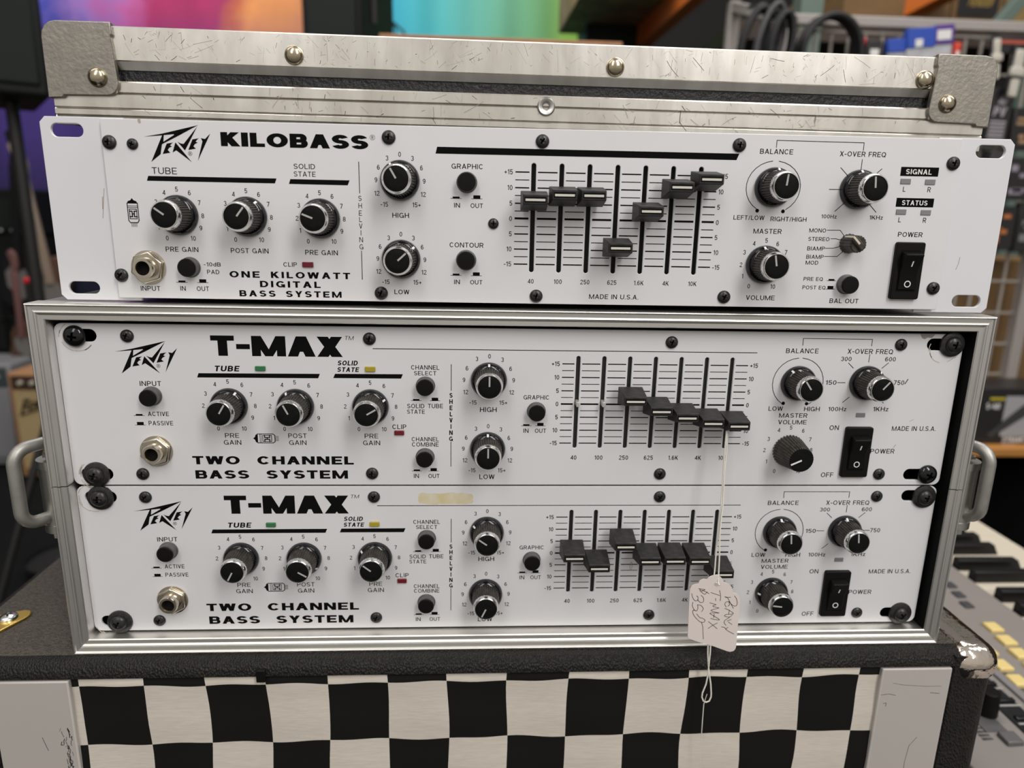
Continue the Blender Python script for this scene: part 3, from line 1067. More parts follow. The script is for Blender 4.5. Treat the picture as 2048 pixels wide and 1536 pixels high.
for s_, i in (('+15', 0), ('10', 2), ('5', 4), ('0', 6), ('5', 8), ('10', 10), ('-15', 12)):
    z = -21.2 - 3.755 * i
    text(P, s_, 228.3, z + 1.2, 0, z - 1.2, y, .135, align='r')
    text(P, s_, 332.0, z + 1.2, 0, z - 1.2, y, .135, align='l')
for s_, x in zip(('40', '100', '250', '625', '1.6K', '4K', '10K'), sx_k):
    text(P, s_, x - .2, -73.7, 0, -76.0, y, .135, align='c')
text(P, 'MADE IN U.S.A.', 268.9, -81.0, 294.6, -83.4, y, .135, shear=.04)
text(P, 'BALANCE', 351.2, -7.6, 367.9, -10.0, y, .135)
text(P, 'X-OVER FREQ', 391.7, -7.9, 415.2, -10.3, y, .135)
P.line([(359.2, -6.8), (359.2, -3.5), (403.3, -3.7), (403.4, -7.4)], .32, y, .5)
KB, KX, KM = (359.7, -26.0), (403.4, -26.2), (359.0, -64.4)
P.arc(*KB, 14.0, 12.9, .34, .34, 96, 238, y)
P.arc(*KB, 14.0, 12.9, .34, .34, 84, -58, y)
P.disc(352.6, -37.5, .95, y)
P.disc(365.9, -37.6, .95, y)
text(P, 'LEFT/LOW', 340.8, -39.9, 356.7, -42.1, y, .135)
text(P, 'RIGHT/HIGH', 359.9, -40.3, 378.5, -42.5, y, .135)
for a, b in (((392.9, -15.7), (397.2, -19.7)), ((403.45, -11.5), (403.45, -17)), ((414.2, -15.8), (410.5, -19.3)), ((388.3, -26.4), (395, -26.35)),
             ((392.6, -37.1), (397.6, -32.3)), ((409.8, -33.0), (414.1, -37.2))):
    P.line([a, b], .34, y)
text(P, '100Hz', 386.0, -38.7, 393.9, -40.6, y, .135)
text(P, '1KHz', 411.0, -38.7, 418.0, -40.7, y, .135)
text(P, 'MASTER', 351.7, -46.4, 366.3, -48.8, y, .135)
text(P, 'VOLUME', 351.1, -80.3, 366.3, -82.7, y, .135)
dial(P, *KM, [('5', 0, 12.2), ('4', -6.3, 10.6), ('6', 6, 10.6), ('3', -10.9, 6.1), ('7', 10.7, 6.4), ('2', -12.1, -.3), ('1', -10.8, -6.1),
              ('0', -7, -11.2), ('10', 5.7, -11.2)], y)
for s_, x1, z in (('MONO', 389.3, -45.7), ('STEREO', 391.6, -50.0), ('BIAMP', 389.8, -54.8), ('BIAMP', 389.7, -59.0), ('MOD', 387.2, -62.0)):
    text(P, s_, 380.6, z, x1, z - 2.0, y, .135)
for p in ([(389.9, -46.5), (396.6, -46.4), (399.3, -49.4)], [(392.3, -50.8), (395, -50.7), (398.2, -51.5)], [(390.1, -55.6), (394, -55.5), (398.4, -54.4)],
          [(390.1, -59.7), (396.7, -59.6), (399.8, -56.7)]):
    P.line(p, .3, y, .4)
text(P, 'PRE EQ', 380.5, -70.4, 390.7, -72.3, y, .135)
text(P, 'POST EQ', 380.4, -74.8, 392.6, -76.7, y, .135)
press_icon(P, 395.3, -72.2, y, False, 5.0)
press_icon(P, 395.2, -76.6, y, True, 5.0)
text(P, 'BAL OUT', 395.6, -81.3, 411.0, -83.7, y, .135)
text(P, 'POWER', 427.1, -46.7, 440.0, -49.1, y, .135)
P.rect(423.9, -19.1, 443.4, -14.7, y)
P.rect(423.8, -34.2, 443.3, -29.8, y)
for s_, x, z in (('L', 427.0, -25.5), ('R', 439.9, -25.5), ('L', 426.9, -40.6), ('R', 439.9, -40.6)):
    text(P, s_, x, z + 1.25, 0, z - 1.25, y, .135, align='c')
P.build('lettering', 'print', fp)
P = MB()
text(P, 'SIGNAL', 426.6, -15.7, 439.9, -18.2, y - .05, .17)
text(P, 'STATUS', 426.8, -30.9, 440.1, -33.3, y - .05, .17)
P.build('white_lettering', 'white_print', fp)
logo(fp, 50.2, -8.7, y)
MB().flat([(77 - 29, -.6), (78.2 - 29, -.6), (78.4 - 29, -2.5), (77.4 - 29, -2.7), (76.9 - 29, -1.8)], y).build('stain', 'grime', fp)
for (x, z), a in zip(KK + [KH, KL, KB, KX, KM], (-55, 38, -69, -30, 48, 5, -6, -11)):
    knob(amp, x, z, a, YF)
for x, z in ((66.9, -70.6), (205.6, -26.7), (205.4, -64.7), (403.2, -73.8)):
    button(amp, x, z, YF, 0.6)
for x, z in zip(sx_k, zk):
    slider(amp, x, z, YF)
jack(amp, 46.4, -71.0, YF, 12)
for i, (x, z) in enumerate(((33.6, -11.6), (32.5, -75.1), (167.5, -6.4), (162.1, -82.1), (242.6, -6.6), (241.5, -82.4), (339.4, -81.4), (340.5, -6.2), (450.2, -12.6), (449.9, -75.2))):
    screw(amp, x, z, YF, False, (5, 40, 3, 20, 35, 15, 25, 8, 12, 30)[i])
screw(amp, 44.5, -12.2, YF, True, 20)
screw(amp, 219.0, -46.4, YF, True, 0)
led(amp, 125.6, -68.3, 'red_led', YF, 5.4, 2.6)
for x, z in ((427.1, -21.7), (439.8, -21.8), (427.0, -36.7), (439.9, -36.8)):
    led(amp, x, z, 'grey_led', YF, 5.3, 2.7, .4)
rocker(amp, 426.4, 441.4, -81.0, -51.7, YF)
sel = MB().lathe([(5.0, -0.2), (4.9, -1.2), (4.4, -2.6), (4.3, -9.5), (3.9, -10)], 72, mod=lambda i, r_: (1, 1, .94, .94)[i % 4])
selo = sel.build('selector_knob', 'flute', amp, 30, org=(0, 0, 0))
selo.location = Vector(rel(amp, (401.9, YF, -53.0))) / 1000
selo.rotation_euler = (0, -45 * D2R, 0)
ORG[selo.name] = (0, 0, 0)
MB().box(-1.7, 1.7, -11.4, -2, -3.6, 4.9).build('pointer_ridge', 'flute', selo, bevel=.8)
MB().box(-.5, .5, -11.6, -2.5, 0.2, 5.1).build('pointer_line', plain('cream_line', (0.62, 0.55, 0.44), .5), selo)


# ------------------------------------------------------------------ the two amplifiers in the flight case
def tmax(label, dz, dy, gains, sl, master, rack, lower):
    org = (241.3, dy, dz - 88.1)
    a = thing('bass_amplifier', label, 'amplifier', org)
    ORG[a.name] = (241.3, 0, -88.1)
    sx = [270.0 + 14.03 * i for i in range(7)]
    holes = [slot(x, -40.4, 2.2, 51.9) for x in sx]
    rs = [(12.4, -6.3), (12.4, -81.8), (470.2, -5.9), (468.8, -81.6)]
    holes += [slot(x, z, 16.6, 6.6) for x, z in rs]
    MB().box(24, 458, 1.8, 250, -86, -2).build('chassis', 'chassis', a)
    fp_ = plate('faceplate', rr(0, 482.6, -88.0, 0, 4.0, 5), holes, 0.0, 1.5, 'panel', a, 0.3)
    y_ = -0.05
    p = MB()
    text(p, 'T-MAX', 77.7, -5.5, 145.2, -16.2, y_, .25, .07, sxk=1.5)
    text(p, 'TM', 146.3, -5.0, 150.9, -7.1, y_, .10, shear=.2)
    text(p, 'TUBE', 78.4, -21.5, 91.1, -24.5, y_, .20, shear=.2)
    text(p, 'SOLID', 142.2, -18.1, 152.6, -20.7, y_, .20, shear=.2)
    text(p, 'STATE', 141.9, -21.7, 153.1, -24.2, y_, .20, shear=.2)
    p.flat([(70.3, -25.6), (69.4, -27.9), (131.9, -27.8), (132.9, -25.4)], y_)
    p.flat([(140.8, -25.3), (139.8, -27.6), (175.4, -27.6), (176.4, -25.2)], y_)
    p.rect(160.9, -11.75, 367.4, -11.35, y_)
    text(p, 'INPUT', 39.8, -30.1, 50.7, -32.7, y_, .135)
    press_icon(p, 37.8, -49.0, y_, False)
    press_icon(p, 37.9, -54.2, y_, True)
    text(p, 'ACTIVE', 42.3, -46.7, 53.1, -49.1, y_, .135)
    text(p, 'PASSIVE', 42.2, -51.8, 54.8, -54.2, y_, .135)
    text(p, 'TWO CHANNEL', 63.1, -71.4, 149.0, -76.1, y_, .215, .18, sxk=1.5, space=.75)
    text(p, 'BASS SYSTEM', 64.0, -79.5, 145.6, -84.3, y_, .215, .18, sxk=1.5, space=.75)
    GT = [('5', 0, 13.2), ('4', -6.7, 11.7), ('6', 7.3, 11.5), ('7', 11.7, 6.3), ('3', -11.9, 6.6), ('8', 13.5, 0), ('2', -13.5, 0), ('9', 11.7, -6.5),
          ('1', -11.7, -6.5), ('0', -6.6, -12.6), ('10', 6.9, -12.6)]
    kc = [(84.8, -43.2), (119.5, -43.3), (159.0, -43.2)]
    for c_ in kc:
        dial(p, *c_, GT, y_, 2.35)
    for s_, x0, x1 in (('PRE', 81.3, 88.7), ('POST', 114.6, 124.4), ('PRE', 155.3, 162.6)):
        text(p, s_, x0, -58.4, x1, -61.0, y_, .125)
        xm = (x0 + x1) / 2
        text(p, 'GAIN', xm - 4.6, -62.3, xm + 4.6, -64.9, y_, .125)
    tubemark(p, 95.9, -61.3, 13.6, 5.0, y_)
    for s_, x0, z1, x1, z0 in (('CHANNEL', 180.8, -20.2, 195.7, -22.6), ('SELECT', 182.3, -23.4, 194.1, -25.7), ('SOLID', 178.4, -41.5, 187.6, -43.9),
                               ('STATE', 178.3, -44.7, 187.8, -47.0), ('TUBE', 189.5, -41.4, 197.6, -43.8), ('CLIP', 170.3, -53.1, 177.8, -55.7),
                               ('CHANNEL', 180.6, -60.2, 195.3, -62.6), ('COMBINE', 180.7, -63.2, 195.2, -65.6), ('IN', 181.5, -81.5, 184.3, -83.9),
                               ('OUT', 189.5, -81.5, 195.6, -83.9), ('HIGH', 217.5, -43.1, 226.6, -45.8), ('LOW', 217.6, -81.8, 226.0, -84.5),
                               ('GRAPHIC', 241.0, -36.2, 255.0, -38.6), ('IN', 241.4, -55.1, 244.2, -57.5), ('OUT', 247.7, -55.1, 253.8, -57.5),
                               ('BALANCE', 383.2, -8.9, 401.3, -11.5), ('X-OVER FREQ', 417.6, -8.8, 443.2, -11.5), ('300', 414.4, -13.2, 420.4, -15.6),
                               ('600', 439.4, -13.1, 445.4, -15.5), ('150', 407.6, -26.5, 413.7, -29.0), ('750', 446.2, -26.2, 452.3, -28.8),
                               ('100Hz', 411.1, -41.7, 421.4, -44.1), ('1KHz', 436.8, -41.5, 445.6, -44.0), ('LOW', 377.1, -41.6, 385.2, -44.1),
                               ('HIGH', 397.3, -41.7, 406.2, -44.2), ('MASTER', 383.5, -45.5, 399.6, -48.0), ('VOLUME', 383.4, -49.4, 399.6, -51.9),
                               ('POWER', 438.9, -66.2, 452.9, -68.9), ('ON', 413.2, -52.4, 418.6, -55.1), ('OFF', 411.9, -80.4, 419.1, -83.2),
                               ('MADE IN U.S.A.', 449.4, -52.7, 475.0, -55.4)):
        text(p, s_, x0, z1, x1, z0, y_, .135)
    for x, z, o_ in ((183.3, -39.8, 0), (193.3, -39.8, 1), (183.2, -79.9, 0), (192.4, -79.9, 1), (242.9, -53.6, 0), (250.6, -53.6, 1)):
        press_icon(p, x, z, y_, o_)
    p.rect(201.85, -34.1, 202.2, -19.5, y_)
    p.rect(201.7, -77.2, 202.05, -62.8, y_)
    for ch, z in zip('SHELVING', (-36.6, -40.1, -43.6, -47.1, -50.6, -54.1, -57.6, -61.1)):
        text(p, ch, 201.9, z + 1.3, 0, z - 1.3, y_, .20, align='c')
    HT = [('0', .2, 13.0), ('3', -6.5, 11.5), ('3', 7.1, 11.2), ('6', -11.7, 6.4), ('6', 11.6, 6.3), ('9', -13.3, 0), ('9', 13.3, 0), ('12', -12.3, -6.7),
          ('12', 12.4, -6.7), ('-15', -8.4, -12.5), ('15+', 8.0, -12.5)]
    kh, kl = (222.1, -28.0), (221.9, -66.8)
    dial(p, *kh, HT, y_, 2.4)
    dial(p, *kl, HT, y_, 2.4)
    for i in range(13):
        z = -18.7 - 3.72 * i
        w = .9 if i == 6 else (.58 if i % 2 == 0 else .38)
        xs = [261.4] + [q for x in sx for q in (x - 2.1, x + 2.1)] + [363.0]
        for c0, c1 in zip(xs[0::2], xs[1::2]):
            p.rect(c0, z - w / 2, c1, z + w / 2, y_)
    for s_, i in (('+15', 0), ('10', 2), ('5', 4), ('0', 6), ('5', 8), ('10', 10), ('-15', 12)):
        z = -18.7 - 3.72 * i
        text(p, s_, 260.0, z + 1.25, 0, z - 1.25, y_, .15, align='r')
        text(p, s_, 364.2, z + 1.25, 0, z - 1.25, y_, .15, align='l')
    for s_, x in zip(('40', '100', '250', '625', '1.6K', '4K', '10K'), sx):
        text(p, s_, x - .4, -70.5, 0, -73.0, y_, .15, align='c')
    p.line([(392.1, -7.1), (392.0, -3.35), (430.6, -3.4), (430.6, -7.0)], .34, y_, .5)
    cb, cx_, cm = (391.9, -28.2), (430.6, -27.8), (391.3, -67.3)
    p.arc(*cb, 14.4, 14.2, .36, .36, 94, 236, y_)
    p.arc(*cb, 14.4, 14.2, .36, .36, 86, -58, y_)
    p.disc(385.0, -39.8, 1.0, y_)
    p.disc(398.3, -39.9, 1.0, y_)
    for q in (((418.9, -16.6), (422.2, -19.6)), ((430.3, -11.7), (430.3, -16.2)), ((441.7, -16.3), (438.2, -19.5)), ((414.1, -27.75), (418.7, -27.75)),
              ((441.6, -27.6), (446.0, -27.6)), ((418.6, -39.1), (422.2, -35.9)), ((439.2, -36.2), (442.2, -39.4))):
        p.line(q, .36, y_)
    dial(p, *cm, [('5', -.1, 13.5), ('4', -6.9, 12), ('6', 7.1, 11.7), ('7', 11.7, 6.6), ('3', -12.2, 6.8), ('2', -13.9, .2), ('1', -12.1, -6.5),
                  ('0', -6.9, -12.3), ('8', 13, .4), ('9', 11.8, -6.5), ('10', 7.0, -12.3)], y_, 2.35)
    p.build('lettering', 'print', fp_)
    logo(fp_, 28.9, -14.6, y_)
    for (x, z), g in zip(kc + [kh, kl, cb, cx_], gains):
        knob(a, x, z, g)
    knob(a, *cm, master[0], 0.0, master[1])
    for x, z in ((45.5, -38.0), (188.3, -31.4), (187.8, -71.6), (248.1, -45.1)):
        button(a, x, z, 0.0, 0.0 if x < 100 else .5)
    for x, z in zip(sx, sl):
        if z is None:
            MB().box(x - .75, x + .75, -5.5, 1, -41.3, -38.6).build('fader_lever', 'lightmetal', a, bevel=.2)
        else:
            slider(a, x, z)
    jack(a, 44.9, -68.5, 0, 12 if not lower else 0)
    for i, (x, z) in enumerate(((36.1, -6.3), (36.4, -81.6), (159.3, -6.3), (158.8, -81.2), (319.9, -6.3), (318.8, -81.3), (447.0, -6.2), (445.8, -81.3))):
        screw(a, x, z, 0, False, (22, 3, 12, 2, 20, 25, 10, 18)[i] + (20 if lower else 0))
    led(a, 102.3, -22.7, 'green_led', 0, 5.2, 2.5)
    led(a, 159.3, -22.5, 'yellow_led', 0, 5.3, 2.6)
    led(a, 174.0, -57.7, 'red_led', 0, 5.2, 2.5)
    led(a, 430.0, -46.3, 'grey_led', 0, 5.4, 2.6, .3)
    rocker(a, 422.3, 437.8, -82.6, -53.0)
    for x, z, w, g, an in rack:
        rack_screw(a, x, z, w, g, an)
    return a, fp_


GR = None
up, upf = tmax('white rack bass amplifier in the flight case, upper one, with two slider caps missing', 0, 0.0,
               (31, -27, 60, 0, 0, -36, 40), (None, None, -34.6, -40.0, -43.4, -46.3, -47.7), (-115, 'plain'),
               ((10.3, -6.6, False, True, 10), (12.4, -81.8, True, False, 20), (475.6, -5.6, True, False, 10), (474.0, -81.3, False, True, 25)), False)
lo, lof = tmax('white rack bass amplifier in the flight case, lower one, with yellowed tape residue', -89.0, 0.6,
               (-152, 122, -52, -55, -155, -7, -7), (-35.1, -41.3, -28.3, -37.3, -37.1, -37.3, -45.5), (-83, 'std'),
               ((12.6, -6.4, True, False, 5), (14.6, -82.0, True, False, 30), (475.0, -6.2, True, False, 15), (472.6, -81.8, True, False, 40)), True)
# marks that the panels carry
q = MB()
pts = []
for i in range(36):
    a_ = 2 * math.pi * i / 36
    pts.append((199 + 15.2 * max(-1, min(1, 1.25 * math.cos(a_))) + random.uniform(-.4, .4), -7.3 + 3.3 * max(-1, min(1, 1.35 * math.sin(a_))) + random.uniform(-.5, .5)))
q.flat(pts, -.04)
q.build('tape_residue', 'tapestain', lof)
MB().arc(306.2, -49.6, .75, 2.9, .3, .3, 0, 360, -.06).build('stain', plain('rust_ring', (0.36, 0.22, 0.10), .6), lof)
MB().flat([(457, -.2), (465.5, -.2), (463.8, -2.3), (461.4, -2.0), (460, -3.0), (458.4, -2.4)], -.06).build('paint_chip', plain('bare_metal_chip', (0.30, 0.27, 0.255), .5), upf)
MB().line([(458.7, -49.9), (461.2, -48.6)], .22, -.06).line([(451.8, -65.6), (453.2, -63.6)], .35, -.06).build('scuff', plain('scuff_grey', (0.36, 0.34, 0.31), .6), upf)
MB().line([(452.7, -28.3), (454.2, -25.4)], .5, -.06).build('ink_mark', 'print_grey', upf)
for fpx, pl in ((upf, ((11, -7, 7.6), (12, -82, 8.0), (472, -8.5, 7.5))), (lof, ((9.5, -6.6, 8.2), (10, -82, 8.6)))):
    for x, z, r_ in pl:
        q = MB()
        for k in range(5):
            a0 = random.uniform(120, 330)
            q.arc(x, z, r_ + .5 + .25 * k, r_ + .1 + .12 * k, .45, .45, a0, a0 + random.uniform(20, 70), -.035)
        q.build('wear_mark', plain('wear_brown', (0.50, 0.44, 0.38), .6), fpx)

# ------------------------------------------------------------------ flight case
fc = thing('flight_case', 'open aluminium-edged flight case holding two white rack amplifiers on the speaker cabinet', 'case', (243, 150, -186.3))
X0, X1, Z0, Z1 = -0.2, 484.9, -178.1, 2.3
OW = 8.2
s = MB()
s.box(X0 - 7.4, X1 + 7.4, -2, 330, Z1 + 0.4, Z1 + 7.6)
s.box(X0 - 7.4, X1 + 7.4, -2, 330, Z0 - 7.6, Z0 - 0.6)
s.box(X0 - 7.4, X0 - .3, -2, 330, Z0 - .6, Z1 + .4)
s.box(X1 + .3, X1 + 7.4, -2, 330, Z0 - .6, Z1 + .4)
s.box(X0 - .3, X1 + .3, 322, 330, Z0 - .6, Z1 + .4)
s.build('shell', 'chassis', fc)
MB().box(X0 - 7.6, X1 + 7.6, 2, 26, Z1 + 7.5, Z1 + 8.0).build('top_edge_strip', 'alu_lip', fc)
# moulding section: (outward from the opening, depth)
SEC = [(-.2, 5), (0, -5.6), (.5, -6.2), (2.6, -6.3), (3.1, -6.6), (3.5, -7.1), (4.1, -7.3), (4.6, -7.1), (5.0, -6.7), (6.9, -6.9), (7.3, -7.6), (7.8, -7.9), (8.2, -7.6), (8.4, -6.8), (8.4, 5)]


def rail(side, c0, c1, name, mats):
    """moulding along one side of the opening; c0, c1 = True for a mitred end, else a coordinate"""
    vs_ = []
    for o_, yy in SEC:
        if side in 'tb':
            z = Z1 + o_ if side == 't' else Z0 - o_
            vs_ += [(X0 - o_, yy, z), (X1 + o_, yy, z)]
        else:
            x = X0 - o_ if side == 'l' else X1 + o_
            za = Z0 - o_ if c0 is True else c0
            zb = Z1 + o_ if c1 is True else c1
            vs_ += [(x, yy, za), (x, yy, zb)]
    n = len(SEC)
    fs = [(2 * i, 2 * i + 1, 2 * i + 3, 2 * i + 2) for i in range(n - 1)] + [list(range(0, 2 * n, 2)), list(range(1, 2 * n, 2))]
    return MB().add(vs_, fs).build(name, mats, fc, smooth=28)


rail('t', True, True, 'frame_moulding', 'alu_frame')
rail('b', True, True, 'frame_moulding', 'alu_frame')
for sd, jz in (('l', -86.2), ('r', -88.0)):
    rail(sd, True, jz - .5, 'frame_moulding', 'alu_v')
    rail(sd, jz, True, 'frame_moulding', 'alu_v')
for xl in (X1 - .38,):
    MB().box(xl, xl + .4, -5.6, 60, Z0 + .1, Z1 - .1).build('dark_inner_strip', 'dark', fc)  # dark strip over the inner wall of the right moulding
for sg, x in ((-1, X0 - 7.4), (1, X1 + 7.4)):
    h = MB().box(min(x, x + sg * 3), max(x, x + sg * 3), 16, 150, -136, -58).build('side_handle', 'steel', fc, bevel=1)
    bk = MB()
    px_ = x + sg * (12.0 if sg < 0 else 16.5)
    bk.tube([(px_, 18, -119), (px_, 18, -81)], 8.4, 24)
    for zc_ in (-81, -119):
        bk.tube([(px_, 18, zc_ - 2.2), (px_, 18, zc_ + 2.2)], 9.0, 24)
    bk.build('pivot_barrel', 'steel', h, smooth=40)
    for zc_ in (-76, -124):
        MB().box(min(x, px_ + sg * 3), max(x, px_ + sg * 3), 12, 34, zc_ - 1.4, zc_ + 1.4).build('bracket', 'steel', h, bevel=.6)
    # the grip is swung half way out, towards the viewer
    pin = Vector((px_ - sg * 1, 20, 0))
    tip_ = Vector((x + sg * (22.5 if sg < 0 else 21.6), 0 if sg < 0 else 4, 0))
    R_, z_t, z_b = 8, -69, -112
    ax = (tip_ - pin).normalized()
    path = [pin + Vector((0, 0, z_t))]
    path += [tip_ - ax * R_ + ax * (R_ * math.sin(t * D2R)) + Vector((0, 0, z_t - R_ + R_ * math.cos(t * D2R))) for t in range(0, 91, 15)]
    path += [tip_ - ax * R_ + ax * (R_ * math.cos(t * D2R)) + Vector((0, 0, z_b + R_ - R_ * math.sin(t * D2R))) for t in range(0, 91, 15)]
    path.append(pin + Vector((0, 0, z_b)))
    MB().tube(path, 3.5, 14).build('grip', 'handle', h, smooth=50)

# ------------------------------------------------------------------ lid of the flight case, lies on the upper amplifier
LB = (247, 140, 99.6)
lid = thing('flight_case_cover', 'scratched aluminium flight case lid with two cast corners lying on the upper amplifier', 'case lid', LB)
lid.rotation_euler = (0, 0.0019, 0)
LX0, LX1, LY = -7.4, 500.8, 40.0
MB().box(LX0 + 2, LX1 - 2, LY + 3.2, 243, 100.5, 147.0).build('shell', 'strip', lid)
ex = [(LY + 4, 99.6), (LY, 99.6), (LY, 103.4), (LY + .7, 104.3), (LY + .9, 104.6), (LY - .3, 104.8), (LY - .3, 107.2), (LY + .5, 108.1), (LY + .8, 108.4), (LY, 108.6),
      (LY, 114.9), (LY + .7, 115.8), (LY + .9, 116.1), (LY - .2, 116.3), (LY - .2, 120.9), (LY + .5, 121.7), (LY + 4, 121.9)]
n = len(ex)
MB().add([(LX0, a, b) for a, b in ex] + [(LX1, a, b) for a, b in ex],
         [list(range(n)), list(range(2 * n - 1, n - 1, -1))] + [(i, i + n, (i + 1) % n + n, (i + 1) % n) for i in range(n)]).build('rim_moulding', 'alu', lid, smooth=25)
ea = [(LY + 30, 148.3), (LY + .8, 148.3), (LY, 147.5), (LY, 131.9), (LY + .7, 131.5), (LY + 2.6, 127.5), (LY + 3.4, 127.4), (LY + 3.4, 146.6), (LY + 30, 146.6)]
n = len(ea)
eo = MB().add([(LX0 + 1, a, b) for a, b in ea] + [(LX1 - 1, a, b) for a, b in ea],
              [list(range(n)), list(range(2 * n - 1, n - 1, -1))] + [(i, i + n, (i + 1) % n + n, (i + 1) % n) for i in range(n)]).build('edge_angle', 'alu', lid, smooth=25)
for x, z in ((118, 137.2), (289, 137.0), (462.4, 136.2)):
    MB().lathe([(5.0, LY), (4.9, LY - .7), (4.4, LY - 1.7), (3.4, LY - 2.6), (1.8, LY - 3.2), (.3, LY - 3.4)], 32, x, z).build('rivet', 'rivet', lid, smooth=60)
MB().lathe([(4.9, LY), (4.9, LY - .8), (4.2, LY - 1.5), (2.2, LY - 1.2), (1.7, LY - .6), (1.6, LY + .8), (.2, LY + .8)], 32, 252.1, 115.9).build('hollow_rivet', 'steel', lid, smooth=45)
for sg, xe in ((1, LX0), (-1, LX1)):
    def X(d):
        return xe + sg * d
    ol = [(-1.6, 113.2), (-1.6, 141.5)] + [(-1.6 + 8 - 8 * math.cos(t * D2R), 141.5 + 8 * math.sin(t * D2R)) for t in (22, 45, 68, 90)] + \
         [(33.6, 149.6), (33.8, 143.6), (33.0, 142.8)] + [(34.6, 120)] + \
         [(34.6 - 6 + 6 * math.cos(t * D2R), 120 - 6 * math.sin(t * D2R)) for t in (20, 45, 70, 90)] + [(6.5, 113.6), (5.6, 112.4), (-1.6, 112.0)]
    pts = [(X(a), b) for a, b in ol]
    c_ = MB().prism(pts, LY - 2.2, LY + 1.0)
    c_.box(min(X(-1.6), X(.2)), max(X(-1.6), X(.2)), LY, LY + 34, 113, 143)
    c_.box(min(X(5), X(33)), max(X(5), X(33)), LY, LY + 34, 148.3, 149.5)
    co = c_.build('cast_corner', 'cast', lid, bevel=1.3, seg=3)
    MB().lathe([(5.0, LY - 2.2), (4.8, LY - 3), (4.2, LY - 4), (3.0, LY - 4.9), (1.5, LY - 5.4), (.2, LY - 5.5)], 32, X(24.6), 122.8 if sg > 0 else 124.0).build('rivet', 'rivet', co, smooth=60)
# scratches worn into the lid
for nm, mt, cnt in (('scratch_marks', 'scratch', 520), ('bright_scratches', 'scratch_hi', 170)):
    q = MB()
    rnd = random.Random(5 if cnt > 100 else 9)
    for i in range(cnt):
        upper = rnd.random() < .65
        zl, zh = (132.5, 147.3) if upper else (104.9, 121.2)
        x, z = rnd.uniform(30, 462), rnd.uniform(zl, zh)
        an = rnd.choice((rnd.gauss(-50, 18), rnd.gauss(28, 14), rnd.gauss(88, 8))) * D2R
        L = rnd.choice((rnd.uniform(.6, 3), rnd.uniform(.8, 4), rnd.uniform(2, 12)))
        if rnd.random() < .35:                # scuffs come in patches
            x = rnd.choice((52, 130, 205, 330, 402)) + rnd.gauss(0, 11)
        pl, bend = [], rnd.gauss(0, .03)
        for k in range(6):
            if not (zl <= z <= zh):
                break
            pl.append((x, z))
            x += L / 5 * math.cos(an)
            z += L / 5 * math.sin(an)
            an += bend
        if len(pl) > 1:
            q.line(pl, rnd.choice((.07, .10, .13, .2)), LY - (.04 if upper else .36), .3)
    q.build(nm, mt, eo)

# ------------------------------------------------------------------ speaker cabinet under everything
CB = (221, 200, FLOOR)
cab = thing('speaker_cabinet', 'black vinyl speaker cabinet with checkered grille cloth and grey side boards under the flight case', 'speaker cabinet', CB)
CX0, CX1, CT, CF, CD = -86.0, 527.0, -186.5, -17.0, 430.0
# top board and side boards with rounded front edges
R_ = 9.0


def board(prof, a0, a1, axis, name, mats, top=None):
    n = len(prof)
    if axis == 'x':
        v = [(a0, p, q_) for p, q_ in prof] + [(a1, p, q_) for p, q_ in prof]
    else:
        v = [(p, q_, a0) for p, q_ in prof] + [(p, q_, a1) for p, q_ in prof]
    return MB().add(v, [list(range(n)), list(range(2 * n - 1, n - 1, -1))] + [(i, i + n, (i + 1) % n + n, (i + 1) % n) for i in range(n)]).paint(top).build(name, mats, cab, smooth=40)


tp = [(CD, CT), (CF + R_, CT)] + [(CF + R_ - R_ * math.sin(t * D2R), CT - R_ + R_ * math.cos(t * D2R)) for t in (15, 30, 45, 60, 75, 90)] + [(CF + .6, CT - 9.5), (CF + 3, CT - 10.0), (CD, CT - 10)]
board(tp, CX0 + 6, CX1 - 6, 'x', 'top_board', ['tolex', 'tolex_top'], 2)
for sg, xe, xi in ((1, CX0, -50.0), (-1, CX1, 498.2)):
    sp_ = [(xi, CD), (xe + sg * 2, CD), (xe, CD - 4)] + [(xe + sg * (R_ - R_ * math.cos(t * D2R)), CF + R_ - R_ * math.sin(t * D2R)) for t in (0, 20, 40, 60, 75, 90)] + [(xi - sg * 2, CF + .2), (xi, CF + 3)]
    board(sp_, FLOOR + 30, CT - 3, 'z', 'side_board', 'tolex')
MB().box(CX0 + 6, CX1 - 6, CF + 14, CD, FLOOR + 20, CT - 10.2).build('box', 'dark', cab)
lb = MB().box(-50.2, -7.8, CF - .6, CF + 12, FLOOR + 40, CT - 10.1).build('front_board', 'grey_paint', cab, bevel=.8)
rb = MB().box(455.8, 498.4, CF - .6, CF + 12, FLOOR + 40, CT - 10.1).build('front_board', 'grey_paint', cab, bevel=.8)
q = MB()
rnd = random.Random(3)
for i in range(46):
    x, z = -12.5 + rnd.gauss(0, 1.6), -226 - 32 * rnd.random()
    q.line([(x, z), (x + rnd.uniform(-.8, .8), z - rnd.uniform(.4, 2.6)), (x + rnd.uniform(-1, 1), z - rnd.uniform(2, 4))], rnd.uniform(.15, .55), CF - .65)
q.line([(-26, -232), (-24.5, -238), (-23.7, -241)], .3, CF - .65)
q.build('scrape_marks', plain('dark_scrape', (0.06, 0.06, 0.06), .7), lb)
q = MB()
q.line([(463, -206), (470, -207.4), (484, -208.6), (493, -208.6)], .2, CF - .65).line([(457, -214), (462, -213.4), (466, -214.4)], .3, CF - .65)
q.line([(484, -244), (480, -250), (479, -262), (480, -285)], .25, CF - .65).line([(459, -220), (461, -219.5), (461, -222)], .3, CF - .65)
q.line([(487, -213), (493, -213.6)], .3, CF - .65)
q.build('scrape_marks', plain('dark_scrape', (0.06, 0.06, 0.06), .7), rb)
